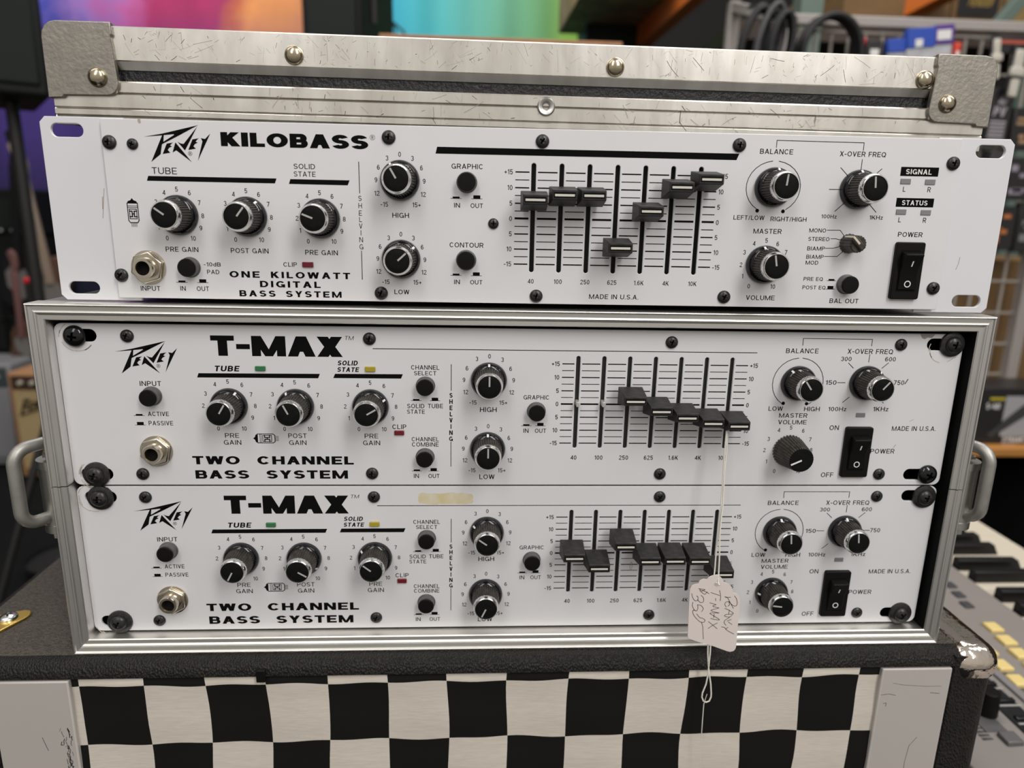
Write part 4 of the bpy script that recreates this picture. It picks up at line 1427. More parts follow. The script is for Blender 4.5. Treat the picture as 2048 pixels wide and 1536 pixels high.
# grille cloth: one sheet, checks laid by its weave (uv), edges of the squares wander a little
gx = [-38, -3.5, 31.5, 65.3, 99.1, 132.7, 166.4, 200.8, 235.1, 269.9, 304.7, 340.0, 375.5, 409.6, 443.4, 478]
gz = [-165, -202.2, -240.3] + [-278.4 - 38.1 * i for i in range(15)]
nx, nz = (len(gx) - 1) * 8, (len(gz) - 1) * 6
bm = bmesh.new()
uvl = bm.loops.layers.uv.new('UVMap')
rnd = random.Random(11)
grid = {}
ph = [rnd.uniform(0, 6.28) for _ in range(40)]
for j in range(nz + 1):
    for i in range(nx + 1):
        a, fa = divmod(i, 8)
        b_, fb = divmod(j, 6)
        x = gx[a] + (gx[min(a + 1, len(gx) - 1)] - gx[a]) * fa / 8
        z = gz[b_] + (gz[min(b_ + 1, len(gz) - 1)] - gz[b_]) * fb / 6
        x += .5 * math.sin(z * .09 + ph[a]) + .6 * math.sin(z * .06 + ph[a + 1])
        z += .55 * math.sin(x * .075 + ph[b_ + 20]) + .45 * math.sin(x * .16 + ph[b_ + 10])
        yy = CF + 2.2 + .35 * math.sin(x * .08 + z * .05) + .2 * math.sin(z * .2)
        x = min(max(x, -12.5), 459.5)
        z = min(z, CT - 10.4)
        grid[i, j] = bm.verts.new(((x - CB[0]) / 1000, (yy - CB[1]) / 1000, (z - CB[2]) / 1000))
for j in range(nz):
    for i in range(nx):
        f = bm.faces.new((grid[i, j], grid[i, j + 1], grid[i + 1, j + 1], grid[i + 1, j]))
        f.smooth = True
        for l_, (a, b_) in zip(f.loops, ((i, j), (i, j + 1), (i + 1, j + 1), (i + 1, j))):
            l_[uvl].uv = (a / 8 + 2, b_ / 6 + 2)
me = bpy.data.meshes.new('grille_cloth')
bm.to_mesh(me)
bm.free()
me.materials.append(M['checker'])
link('grille_cloth', me, cab)
MB().box(94.2, 99.4, CF - 1.6, CF + 1, -198.5, -190.8).build('clip', 'button', cab, bevel=.6)
# corners
for sg, xe, mt in ((1, CX0, 'yellow_corner'), (-1, CX1, 'chrome')):
    def X(d):
        return xe + sg * d
    c_ = MB()
    c_.box(min(X(-3), X(28)), max(X(-3), X(28)), CF - 2.6, CF + (40 if sg > 0 else 66), CT - 22.5, CT + 2.0)
    co = c_.build('corner_cap', mt, cab, bevel=11.5, seg=7)
    if sg > 0:
        tab = [(-.5, 6), (6, 24), (15, 33), (25, 37), (29, 36), (31, 32), (30, 27), (24, 14), (16, 3), (8, CF + 4)]
        MB().zprism([(X(a), b_) for a, b_ in tab], CT - .2, CT + 1.5).build('tab', mt, co, bevel=.7)
        sc_ = link('screw', phillips(5.2, 2.4, 3.0, 'screw', 'ring'), co)
        p_ = (X(20.5), 27.5, CT + 1.5)
        sc_.location = Vector(rel(cab, p_)) / 1000
        sc_.rotation_euler = (-math.pi / 2, 0, .4)

# ------------------------------------------------------------------ price tag hanging from the last slider of the upper panel
TY = -23.0
TB = tuple(at(1424, 1300, TY))
ptag = thing('price_tag', 'cream paper price tag with handwritten price hanging on white string from a slider', 'price tag', TB)


def tg(x, y_, dy=0.0, s_=8.086, o=(1360, 1130)):
    return at(o[0] + x / s_, o[1] + y_ / s_, TY + dy)


out = [(440, 235), (452, 215), (478, 192), (530, 172), (570, 168), (610, 172), (660, 198), (690, 228), (704, 256), (712, 288), (750, 292), (790, 310), (830, 350), (850, 400),
       (860, 452), (900, 458), (930, 475), (955, 505), (972, 545), (965, 700), (935, 1000), (912, 1290), (905, 1335), (888, 1372), (860, 1395), (810, 1405), (760, 1394), (500, 1300), (300, 1245),
       (160, 1198), (132, 1180), (125, 1140), (140, 800), (155, 480), (163, 400), (175, 360), (200, 330), (240, 312), (298, 305), (305, 280), (325, 252), (355, 236), (395, 229)]
pp = [tg(*p) for p in out]
hole = [tg(590 + 38 * math.cos(t * D2R), 318 + 34 * math.sin(t * D2R)) for t in range(0, 360, 30)]
plate('card', [(p[0], p[2]) for p in pp], [[(p[0], p[2]) for p in hole]], TY, .5, 'paper', ptag, .05)
ink = MB()


def stroke(pts, w=.30, s_=8.086, o=(1360, 1130)):
    P3 = [tg(*p) for p in pts]
    # smooth the stroke a little
    sm = []
    for i in range(len(P3) - 1):
        p0, p1, p2, p3 = P3[max(i - 1, 0)], P3[i], P3[i + 1], P3[min(i + 2, len(P3) - 1)]
        for k in range(4):
            t = k / 4
            sm.append(.5 * (2 * p1 + (p2 - p0) * t + (2 * p0 - 5 * p1 + 4 * p2 - p3) * t * t + (3 * p1 - p0 - 3 * p2 + p3) * t ** 3))
    sm.append(P3[-1])
    ink.line([(p[0], p[2]) for p in sm], w, TY - .06, .35)


for st in ([(722, 512), (765, 525), (800, 585), (862, 700)], [(735, 525), (820, 520)], [(880, 500), (912, 545), (925, 620), (900, 662), (850, 650), (800, 600)],
           [(800, 590), (740, 600), (725, 640), (750, 680)], [(790, 590), (800, 640), (775, 665)],
           [(725, 700), (800, 735), (862, 785), (740, 800)], [(800, 725), (785, 795)], [(740, 800), (720, 825), (800, 840), (850, 800)],
           [(800, 850), (730, 890), (715, 935), (745, 975)], [(830, 880), (760, 905)], [(840, 960), (780, 920)],
           [(670, 1000), (720, 1010), (760, 1055), (820, 1090), (870, 1115)], [(775, 1005), (735, 1040)],
           [(500, 445), (640, 492)], [(640, 410), (657, 500), (650, 577)], [(575, 540), (577, 578)],
           [(480, 610), (585, 640)], [(585, 640), (530, 665), (630, 695)], [(630, 695), (500, 735), (632, 775)],
           [(632, 775), (485, 778), (560, 830), (638, 885), (560, 880), (495, 862)], [(552, 790), (545, 850)],
           [(460, 915), (530, 970), (600, 1030)], [(605, 935), (520, 980), (455, 1025)],
           [(300, 382), (405, 398), (345, 428), (400, 472), (440, 432)], [(330, 402), (400, 425), (470, 462)], [(320, 382), (330, 432)],
           [(190, 460), (205, 525), (240, 575), (285, 570), (290, 520), (270, 500)], [(283, 560), (330, 605), (378, 592), (378, 530), (340, 490)],
           [(208, 600), (200, 660), (232, 725), (270, 738), (290, 690), (282, 642)], [(282, 642), (340, 655), (376, 705), (350, 752)],
           [(255, 740), (212, 730), (212, 790), (265, 865), (330, 920), (385, 925), (402, 890), (360, 858), (320, 850), (270, 790)],
           [(345, 920), (368, 1000), (372, 1100), (378, 1195)]):
    stroke(st)
ink.build('handwriting', 'ink', ptag)
st_ = MB()


def sp3(pts, s_, o, ys):
    n = len(pts) - 1
    return [at(o[0] + x / s_, o[1] + y_ / s_, ys[0] + (ys[1] - ys[0]) * i / n) for i, (x, y_) in enumerate(pts)]


st_.tube(sp3([(398, 5), (385, 150), (372, 350), (352, 620), (346, 760), (328, 950), (300, 1150), (287, 1330), (279, 1400), (280, 1445), (300, 1468), (322, 1470), (330, 1490)], 4.8, (1370, 860), (-14, -24.6)), .42, 8)
st_.tube(sp3([(405, 5), (400, 200), (376, 430), (366, 700), (348, 850), (334, 1000), (331, 1200), (322, 1400), (318, 1470)], 4.8, (1370, 860), (-14, -23.6)), .42, 8)
st_.tube(sp3([(225, -20), (222, 100), (226, 200), (236, 330), (258, 480), (265, 600), (262, 650), (240, 700), (200, 715), (165, 700), (148, 650), (155, 600), (200, 490), (226, 360), (238, 220), (252, 100), (257, -20)], 6.25, (1380, 1290), (-22.0, -22.6)), .45, 8)
tl = sp3([(212, 615), (190, 680), (172, 740), (155, 950), (142, 1150), (133, 1350), (126, 1540), (122, 1640)], 6.25, (1380, 1290), (-23.4, -21))
st_.tube(tl, [.2, .22, .28, .3, .22, .12, .1, .08], 6)
st_.build('string', 'string', ptag, smooth=60)

# ------------------------------------------------------------------ keyboard on its stand, right of the cabinet
KZ = -340.0
kbd = thing('keyboard', 'grey electronic keyboard with yellow buttons and white and black keys beside the speaker cabinet', 'keyboard', (750, 330, -420))
bp_ = [(604, -418), (604, -352), (618, -345), (784, -336.5), (787, -340), (787, -352), (918, -352), (922, -356), (922, -418)]
n = len(bp_)
MB().add([(x, -190, z) for x, z in bp_] + [(x, 880, z) for x, z in bp_],
         [list(range(n)), list(range(2 * n - 1, n - 1, -1))] + [(i, i + n, (i + 1) % n + n, (i + 1) % n) for i in range(n)]).build(
    'body', plain('keyboard_grey', (0.235, 0.212, 0.195), .45, var=.1, vscale=20), kbd, bevel=1.2)
wk = bk_ = None
for k in range(44):
    y0 = 313 - 164.5 * 2 + 23.5 * (k - 6)
    if y0 < -180 or y0 > 850:
        continue
    if wk is None:
        WK = MB().box(788, 913, .5, 23.0, -352, KZ)
        wk = WK.mesh('white_key', plain('ivory_plastic', (0.62, 0.555, 0.45), .3), None, org=(0, 0, 0))
        ORGW = ORG[kbd.name]
    o = link('white_key', wk, kbd, (-ORGW[0], y0 - ORGW[1], -ORGW[2]))
    bev(o, .9, 2)
for oc in range(-3, 4):
    for off in (21, 49, 88, 116, 144):
        yk = 313 + 164.5 * oc + off
        if yk < -150 or yk > 840:
            continue
        if bk_ is None:
            q = MB()
            q.hexa([(788, -7.2, -350), (872, -7.2, -350), (788, 7.2, -350), (872, 7.2, -350), (788, -5.4, -327), (862, -5.4, -327.5), (788, 5.4, -327), (862, 5.4, -327.5)])
            bk_ = q.mesh('black_key', plain('key_black', (0.007, 0.007, 0.007), .3, spec=.3), None)
        o = link('black_key', bk_, kbd, (-ORGW[0], yk - ORGW[1], -ORGW[2]))
        bev(o, 1.6, 3)
zt = lambda x: -345 + (x - 618) * 8 / 182.0


def kbox(x0, x1, y0, y1, h, name, mt, bevel=.8):
    z = zt((x0 + x1) / 2)
    return MB().box(x0, x1, y0, y1, z - 2, z + h).build(name, mt, kbd, bevel=bevel)


plain('yellow_button', (0.72, 0.56, 0.22), .4)
for x, y_ in ((741, 236), (738, 214), (735, 193), (733, 172), (731, 151), (729, 130), (708, 200), (706, 178), (704, 156)):
    kbox(x - 7, x + 7, y_ - 7.5, y_ + 7.5, 4.5, 'button', 'yellow_button', 1.5)
for x, y_ in ((753, 319), (749, 299), (744, 279)):
    kbox(x - 5, x + 5, y_ - 6, y_ + 6, 3, 'button', plain('dark_grey_button', (0.05, 0.05, 0.055), .45))
kbox(696, 724, 30, 215, .4, 'control_strip', plain('control_strip_dark', (0.075, 0.07, 0.07), .5), .1)
kbox(690, 698, 20, 190, 3.0, 'ribbed_bar', plain('ribbed_grey', (0.20, 0.19, 0.19), .5), .6)
kbox(663, 689, -40, 172, .8, 'display_panel', plain('display_black', (0.010, 0.011, 0.012), .2), .3)
for i, y_ in enumerate((150, 128, 106, 84)):
    kbox(666, 686, y_ - 1, y_ + 1, 1.2, 'panel_line', plain('panel_line_grey', (0.32, 0.31, 0.29), .5), .1)
    kbox(668, 684, y_ + 4, y_ + 9, 2.6, 'button', 'gloss', .8)
kbox(634, 660, 100, 152, .5, 'dial_plate', plain('dial_plate_grey', (0.09, 0.088, 0.088), .5), .2)
MB().tube([(650, 122, zt(650)), (650, 122, zt(650) + 22)], [8.5, 7.6], 28).build('volume_knob', 'button', kbd, smooth=40, bevel=1)
kbox(640, 654, 84, 97, 4, 'button', plain('mid_grey_button', (0.11, 0.105, 0.105), .45), 1.2)
q = MB()
for i in range(4):
    for j in range(5):
        q.box(626 + j * 2.2, 627.6 + j * 2.2, 92 + i * 4, 94.6 + i * 4, zt(630), zt(630) + .35)
q.build('small_print', 'print_grey', kbd)
kbox(618, 619, -150, 60, .4, 'panel_line', 'print_grey', .1)
kst = thing('keyboard_stand', 'black folding stand carrying the grey keyboard', 'stand', (755, 330, FLOOR))
for y_ in (0, 640):
    MB().beam((640, y_, FLOOR + 12), (880, y_, -432), 30, 30).build('leg', 'chassis', kst)
    MB().beam((880, y_ + 32, FLOOR + 12), (640, y_ + 32, -432), 30, 30).build('leg', 'chassis', kst)
    MB().box(615, 900, y_ - 4, y_ + 36, -434, -420.2).build('arm', 'chassis', kst)
MB().beam((760, 0, -745), (760, 660, -745), 22, 22).build('brace', 'chassis', kst)

# ------------------------------------------------------------------ the shop behind


def pbox(mb, u0, v0, u1, v1, y, depth):
    """box whose front face spans the pixels at depth y"""
    a, b = at((u0 + u1) / 2, v0, y), at((u0 + u1) / 2, v1, y)
    l, r_ = at(u0, (v0 + v1) / 2, y)[0], at(u1, (v0 + v1) / 2, y)[0]
    mb.box(l, r_, y, y + depth, b[2], a[2])
    return l, r_, b[2], a[2]


# printed cloth backdrops, hung to the floor
def backdrop(name, label, u0, u1, y, matn, folds):
    l, r_ = at(u0, 60, y)[0], at(u1, 60, y)[0]
    top = 1300
    nx_ = 60
    vs_, fs = [], []
    for k, th in enumerate((0, 4)):
        for i in range(nx_ + 1):
            x = l + (r_ - l) * i / nx_
            yy = y + th + folds * math.sin(x * .013) + folds * .6 * math.sin(x * .031 + 1)
            vs_ += [(x, yy, FLOOR + 5), (x, yy, top)]
    w_ = 2 * (nx_ + 1)
    for i in range(nx_):
        a = 2 * i
        fs += [(a, a + 2, a + 3, a + 1), (w_ + a, w_ + a + 1, w_ + a + 3, w_ + a + 2), (a + 1, a + 3, w_ + a + 3, w_ + a + 1), (a, w_ + a, w_ + a + 2, a + 2)]
    mb = MB().add(vs_, fs)
    bx = ((l + r_) / 2, y, FLOOR)
    return solo(mb, name, label, 'backdrop', matn, bx, 'printed cloth backdrops', smooth=40), (r_ - l) / 1000


l_, r_ = at(-60, 60, 3400)[0], at(606, 60, 3400)[0]
hw = (r_ - l_) / 2000
M['smoke'] = ramp_mat('smoke_print', [(0.0, (0.03, 0.06, 0.35)), (0.22, (0.06, 0.07, 0.42)), (0.34, (0.30, 0.17, 0.52)), (0.46, (0.50, 0.11, 0.34)), (0.58, (0.42, 0.03, 0.13)),
                                      (0.68, (0.36, 0.03, 0.12)), (0.78, (0.50, 0.12, 0.07)), (0.88, (0.74, 0.30, 0.10)), (1.0, (0.60, 0.24, 0.10))], 'X', -hw, hw, warp=.52, scale=4.5,
                      dark=(1.62, 2.05, (0.055, 0.03, 0.20), (0.95, 1.45, (0.012, 0.013, 0.04))))
backdrop('cloth_backdrop', 'cloth backdrop printed with purple, crimson and orange smoke hanging behind the flight case lid', -60, 606, 3400, 'smoke', 6)
l_, r_ = at(745, 40, 3400)[0], at(1172, 40, 3400)[0]
hw = (r_ - l_) / 2000
M['teal'] = ramp_mat('teal_print', [(0.0, (0.02, 0.36, 0.58)), (0.25, (0.08, 0.52, 0.58)), (0.5, (0.16, 0.52, 0.42)), (0.75, (0.20, 0.50, 0.24)), (0.88, (0.26, 0.50, 0.10)), (1.0, (0.24, 0.48, 0.05))], 'X', -hw, hw, warp=.14, scale=2.2)
backdrop('cloth_backdrop', 'teal to lime green cloth backdrop hanging behind the middle of the lid', 745, 1172, 3400, 'teal', 16)

plain('speaker_black', (0.008, 0.009, 0.009), .6, spec=.2)
plain('speaker_mesh', (0.012, 0.016, 0.014), .7, bump=.5, bscale=500, spec=.2)


def loudspeaker(label, stand_label, u, v_top, v_bot, wpx, y, yaw, depth=330):
    """loudspeaker on a pole; the pole's tripod stands on the floor"""
    c = at(u, v_bot, y)
    H = at(u, v_top, y)[2] - c[2]
    Wd = wpx / F_PX * (y - CAM[1])
    t = thing('loudspeaker', label, 'loudspeaker', (c[0], y, c[2]))
    x, yy, z = c[0], y, c[2]
    b = MB().zprism([(x - Wd / 2, yy), (x + Wd / 2, yy), (x + Wd * .36, yy + depth), (x - Wd * .36, yy + depth)], z, z + H).build('cabinet', 'speaker_black', t, bevel=12, seg=3)
    MB().box(x - Wd / 2 + 18, x + Wd / 2 - 18, yy - 8, yy + 4, z + 25, z + H - 25).build('grille', 'speaker_mesh', t, bevel=6)
    for sg in (-1, 1):
        MB().beam((x + sg * Wd * .45, yy + depth * .35, z + H * .35), (x + sg * Wd * .45, yy + depth * .35, z + H * .62), 16, 16).build('side_grip', plain('grip_grey', (0.06, 0.05, 0.055), .5), t)
    t.rotation_euler = (0, 0, yaw)
    sx, sy = x - depth * .45 * math.sin(yaw), yy + depth * .45 * math.cos(yaw)
    s_ = thing('speaker_stand', stand_label, 'speaker stand', (sx, sy, FLOOR))
    MB().tube([(sx, sy, FLOOR + 120), (sx, sy, z)], 15, 16).build('pole', 'chassis', s_, smooth=50)
    MB().tube([(sx, sy, FLOOR + 560), (sx, sy, FLOOR + 640)], 24, 16).build('collar', 'chassis', s_, smooth=50)
    for k in range(3):
        a = k * 2.094
        MB().tube([(sx, sy, FLOOR + 600), (sx + 240 * math.cos(a), sy + 240 * math.sin(a), FLOOR + 14)], 11, 10).build('leg', 'chassis', s_, smooth=50)


loudspeaker('black loudspeaker on a tall pole at the left edge, seen past the lid corner', 'black pole stand holding the loudspeaker at the left edge', 22, -90, 190, 125, 1400, .55)
loudspeaker('black loudspeaker standing between the smoke backdrop and the teal backdrop', 'black pole stand between the two cloth backdrops', 668, -260, 180, 118, 2250, -.32)
loudspeaker('black loudspeaker standing between the green backdrop edge and the orange rack beam', 'black pole stand right of the green backdrop', 1222, -260, 200, 104, 2300, .05)
# cable drooping in front of the teal cloth
q = MB()
q.tube([at(745, 5, 2900), at(762, 22, 2900), at(783, 42, 2900), at(806, 62, 2900), at(830, 110, 2900)], 5, 8)
q.tube([at(752, -10, 2910), at(774, 20, 2910), at(790, 56, 2910), at(800, 110, 2910)], 4, 8)
b_ = at(780, 40, 2900)
solo(q, 'cable', 'thin black cables drooping in front of the teal backdrop', 'cable', 'chassis', tuple(b_), smooth=60)
# wooden display shelf whose top edge shows just over the lid
a, b = at(757, 62, 900), at(1246, 79, 900)
ws = thing('display_shelf', 'orange-brown wooden shelf edge showing just above the flight case lid', 'shelf', ((a[0] + b[0]) / 2, 950, FLOOR))
plain('orange_wood', (0.36, 0.16, 0.06), .5, var=.5, vscale=30)
MB().box(a[0], b[0], 900, 1150, a[2] - 40, a[2] - 3).build('top_board', 'orange_wood', ws, bevel=2)
for x in (a[0] + 20, b[0] - 20):
    MB().box(x - 18, x + 18, 900, 1150, FLOOR, a[2] - 40).build('side_board', 'orange_wood', ws, bevel=2)

# guitar amplifiers on the floor, left
ga = thing('guitar_amplifier', 'tan combo guitar amplifier with yellowish grille standing on the black carpet at left', 'guitar amplifier', (at(70, 980, 2450)[0], 2450, FLOOR))
l, r_, z0, z1 = at(28, 860, 2450)[0], at(28, 860, 2450)[0] + 560, FLOOR + 12, at(60, 745, 2450)[2]
plain('tan_vinyl', (0.40, 0.21, 0.10), .6, bump=.4, bscale=300)
plain('tan_grille', (0.46, 0.34, 0.17), .8, bump=.5, bscale=250)
MB().box(l, r_, 2450, 2680, z0, z1).build('cabinet', 'tan_vinyl', ga, bevel=14)
zc = at(60, 778, 2450)[2]
MB().box(l + 22, r_ - 22, 2444, 2465, z0 + 40, zc - 6).build('grille_cloth', 'tan_grille', ga, bevel=4)
cp = MB().box(l + 22, r_ - 22, 2442, 2460, zc + 2, z1 - 14).build('control_panel', plain('brown_panel', (0.05, 0.028, 0.02), .4), ga)
for i in range(7):
    xk = l + 60 + i * 46
    MB().lathe([(9, 2442), (8, 2426), (.5, 2425)], 16, xk, (zc + z1) / 2 - 6).build('knob', plain('cream_knob', (0.5, 0.45, 0.36), .4), cp)
q = MB()
text(q, 'F', l + 42, zc - 40, l + 66, zc - 100, 2441, .2, shear=.35)
for i, ch in enumerate('ENDER'):
    text(q, ch, l + 72 + i * 20, zc - 52 + i * 7, l + 88 + i * 20, zc - 86 + i * 7, 2441, .2, shear=.35)
q.line([(l + 38, zc - 108), (l + 170, zc - 64)], 7, 2441)
q.build('logo', 'print', ga)
gb = thing('guitar_amplifier', 'grey combo guitar amplifier beside the tan one at the left edge', 'guitar amplifier', (at(0, 900, 2600)[0], 2600, FLOOR))
r2 = at(33, 830, 2600)[0]
z1b = at(10, 728, 2600)[2]
MB().box(r2 - 480, r2, 2600, 2830, FLOOR + 12, z1b).build('cabinet', plain('grey_vinyl', (0.20, 0.20, 0.21), .6), gb, bevel=12)
MB().box(r2 - 460, r2 - 16, 2594, 2610, FLOOR + 50, z1b - 105).build('grille_cloth', plain('grey_grille', (0.25, 0.25, 0.265), .8, bump=.4, bscale=250), gb, bevel=3)
cp = MB().box(r2 - 460, r2 - 16, 2592, 2606, z1b - 95, z1b - 18).build('control_panel', plain('teal_panel', (0.05, 0.065, 0.07), .4), gb)
for i in range(6):
    MB().lathe([(9, 2592), (8, 2578), (.5, 2577)], 16, r2 - 50 - i * 55, z1b - 56).build('knob', plain('silver_knob', (0.5, 0.5, 0.5), .3), cp)
# dark amplifier head and a row of guitars farther left back
ah = MB()
l, r_, zb, zt_ = pbox(ah, -20, 378, 74, 470, 3060, 240)
ah = thing('amplifier_head', 'black amplifier head on a tall black cabinet in front of the blue cloth at left', 'amplifier', ((l + r_) / 2, 3160, FLOOR))
MB().box(l, r_, 3060, 3300, zb, zt_).build('head', 'speaker_black', ah, bevel=10)
MB().box(l + 14, r_ - 14, 3054, 3070, zb + 30, zt_ - 45).build('front_panel', 'speaker_mesh', ah)
MB().box(l - 20, r_ - 10, 3060, 3330, FLOOR, zb - 2).build('cabinet', 'speaker_black', ah, bevel=10)
for i in range(3):
    MB().ball((l + 40 + i * 50, 3054, zb + 20), 7, 9, 7, 12, 8).build('knob', plain('silver_knob', (0.5, 0.5, 0.5), .3), ah)


def guitar(label, u, v, y, body, neck, lean, scale=1.0):
    """electric guitar on a floor stand, its body low and the neck upright"""
    c = at(u, v, y)
    t = thing('electric_guitar', label, 'guitar', (c[0], y, c[2] - 220 * scale))
    k = scale
    ol = []
    for i in range(40):
        a_ = 2 * math.pi * i / 40
        rr_ = 150 + 32 * math.cos(2 * a_) - 18 * math.cos(4 * a_) + 22 * math.sin(a_ * 3 + .5)
        ol.append((c[0] + k * rr_ * math.sin(a_) * .92, c[2] + k * rr_ * math.cos(a_) * 1.15))
    MB().prism(ol, y, y + 42).build('body', body, t, bevel=8)
    MB().prism([(c[0] + k * x_, c[2] + k * z_) for x_, z_ in ((-60, -40), (20, -110), (80, -60), (40, 60), (-30, 90), (-70, 40))], y - 4, y + 2).build('pickguard', plain('aged_pickguard', (0.16, 0.15, 0.14), .5), t)
    MB().box(c[0] - 24 * k, c[0] + 24 * k, y - 12, y + 10, c[2] + 60 * k, c[2] + 640 * k).build('neck', neck, t, bevel=5)
    MB().prism([(c[0] + k * x_, c[2] + k * z_) for x_, z_ in ((-24, 640), (24, 640), (38, 700), (30, 790), (-10, 830), (-44, 800), (-20, 720))], y - 6, y + 12).build('headstock', neck, t, bevel=4)
    t.rotation_euler = (0, lean, 0)
    s_ = thing('guitar_stand', 'black floor stand under the ' + label.split(' standing')[0], 'guitar stand', (c[0], y, FLOOR))
    for sg in (-1, 1):
        MB().tube([(c[0], y + 60, c[2]), (c[0] + sg * 160, y - 40, FLOOR + 10)], 10, 8).build('leg', 'chassis', s_)
    MB().tube([(c[0], y + 60, c[2]), (c[0], y + 230, FLOOR + 10)], 10, 8).build('leg', 'chassis', s_)
    MB().tube([(c[0] - 90, y - 20, c[2] - 232 * k), (c[0] - 90, y + 60, c[2] - 232 * k), (c[0] + 90, y + 60, c[2] - 232 * k), (c[0] + 90, y - 20, c[2] - 232 * k)], 9, 8).build('cradle', 'chassis', s_)


plain('pale_maple', (0.26, 0.20, 0.15), .5)
plain('pink_wood', (0.16, 0.075, 0.07), .5)
plain('dark_burst', (0.09, 0.045, 0.03), .3)
plain('black_body', (0.012, 0.012, 0.014), .2)
guitar('dark sunburst electric guitar with pale neck standing left of the white amplifier ear', 118, 590, 2860, 'dark_burst', 'pale_maple', -.12, .8)
guitar('black electric guitar with white pickguard standing at the left edge under the pole', 30, 560, 2960, 'black_body', 'speaker_black', .1, .8)
guitar('reddish brown electric guitar standing behind the case frame above the tan amplifier', 46, 690, 2760, 'dark_burst', 'pink_wood', .02, .5)
q = MB().ball(at(55, 562, 1700), 12, 12, 11, 16, 10)
rm = thing('microphone', 'microphone with a red foam windscreen on a thin black stand at left', 'microphone', (at(55, 562, 1700)[0], 1700, FLOOR))
q.build('windscreen', plain('red_foam', (0.45, 0.012, 0.02), .8), rm, smooth=60)
c = at(55, 562, 1700)
MB().tube([(c[0], 1700, c[2] - 8), (c[0], 1700, c[2] - 150)], [9, 7], 12).build('body', 'chassis', rm)
MB().tube([(c[0], 1700, c[2] - 140), (c[0], 1700, FLOOR + 12)], 7, 10).build('stand_pole', 'chassis', rm)
MB().lathe([(110, 0), (110, 12), (20, 22), (.5, 24)], 32).build('stand_base', 'chassis', rm, org=(0, 0, 0)).matrix_local = Matrix.Translation((0, 0, .024)) @ Matrix.Rotation(-math.pi / 2, 4, 'X') @ Matrix.Translation((0, -.024, 0))

# ------------------------------------------------------------------ right: grid wall, goods, pallet rack
plain('beige_tube', (0.34, 0.31, 0.29), .45)
plain('wire_grey', (0.36, 0.33, 0.29), .45)
GY = 1250.0
pA, pB, pC = at(1468, 14, 1560), at(1592, 40, GY), at(2150, 60, GY)
gw = thing('grid_wall', 'beige tube frame with wire grid standing behind the lid at right, hung with accessories', 'display rack', ((pB[0] + pC[0]) / 2, GY, FLOOR))
MB().beam(pA, pB, 24, 24).build('top_tube', 'beige_tube', gw, bevel=3)
MB().beam(pB, pC, 22, 22).build('top_tube', 'beige_tube', gw, bevel=3)
for p in (pA, pC):
    MB().beam((p[0], p[1], FLOOR), (p[0], p[1], p[2] + 12), 28, 28).build('post', 'beige_tube', gw, bevel=3)
MB().beam((pB[0] - 16, GY, FLOOR), (pB[0] - 16, GY, pB[2] - 20), 22, 22).build('post', 'beige_tube', gw, bevel=3)
gz1 = at(1700, 63, GY)[2]
for k in range(17):
    x = pB[0] + 12 + k * 38.0
    if x < pC[0]:
        MB().beam((x, GY + 10, FLOOR + 60), (x, GY + 10, pB[2] - 14), 5, 5).build('grid_wire', 'wire_grey', gw)
for k in range(13):
    z = gz1 - k * 76.0
    MB().beam((pB[0], GY + 6, z), (pC[0], GY + 6, z), 5, 5).build('grid_wire', 'wire_grey', gw)


def loop(u, v, rw, rh, y, thick, n, label, matn, name='cable', tilt=0.0, grp=None):
    """coil of cable hanging from the grid"""
    c = at(u, v, y)
    s_ = (y - CAM[1]) / F_PX
    q_ = MB()
    rnd_ = random.Random(int(u))
    for k in range(n):
        pth = []
        ph_ = rnd_.uniform(-.1, .1)
        for i in range(25):
            a_ = 2 * math.pi * i / 24
            X = rw * s_ * math.cos(a_) * (1 + ph_)
            Z = rh * s_ * math.sin(a_) * (1 + ph_)
            pth.append((c[0] + X * math.cos(tilt) - Z * math.sin(tilt), y - 6 + (k - n / 2) * thick * 1.4, c[2] + X * math.sin(tilt) + Z * math.cos(tilt)))
        q_.tube(pth, thick, 8, caps=False)
    q_.beam((c[0], y - 4, c[2] + rh * s_), (c[0], GY + 8, c[2] + rh * s_ + 4), 8, 6)
    return solo(q_, name, label, 'cable', matn, (c[0], y, c[2] - rh * s_), grp, smooth=60)


plain('cable_black', (0.014, 0.014, 0.015), .45, spec=.3)
plain('cable_grey', (0.045, 0.045, 0.048), .4)
loop(1502, 84, 20, 62, 1228, 6, 3, 'black cable bundle hanging nearest the beige corner post', 'cable_black', 'cable_bundle', -.25)
loop(1532, 92, 20, 66, 1190, 6, 3, 'grey cable bundle hanging second from the beige corner post', 'cable_grey', 'cable_bundle', -.18)
loop(1556, 96, 20, 60, 1155, 6, 3, 'black cable bundle hanging left of the large cable coil', 'cable_black', 'cable_bundle', -.12)
loop(1652, 118, 58, 74, 1205, 7, 4, 'large coil of black cable hanging on the grid above the lid', 'cable_black', 'cable_coil')


def pack(name, label, cat, u0, v0, u1, v1, y, depth, matn, extra=None, grp=None, rot=0.0):
    mb = MB()
    l, r_, zb, zt_ = pbox(mb, u0, v0, u1, v1, y, depth)
    t = thing(name, label, cat, ((l + r_) / 2, y, zb), grp)
    MB().box(l, r_, y, y + depth, zb, zt_).build('package', matn, t, bevel=2)
    if extra:
        extra(t, l, r_, zb, zt_, y)
    MB().beam(((l + r_) / 2, y + depth / 2, zt_ - 4), ((l + r_) / 2, GY + 8, zt_ + 6), 6, 4).build('hook', 'steel', t)
    t.rotation_euler = (0, rot, 0)
    return t


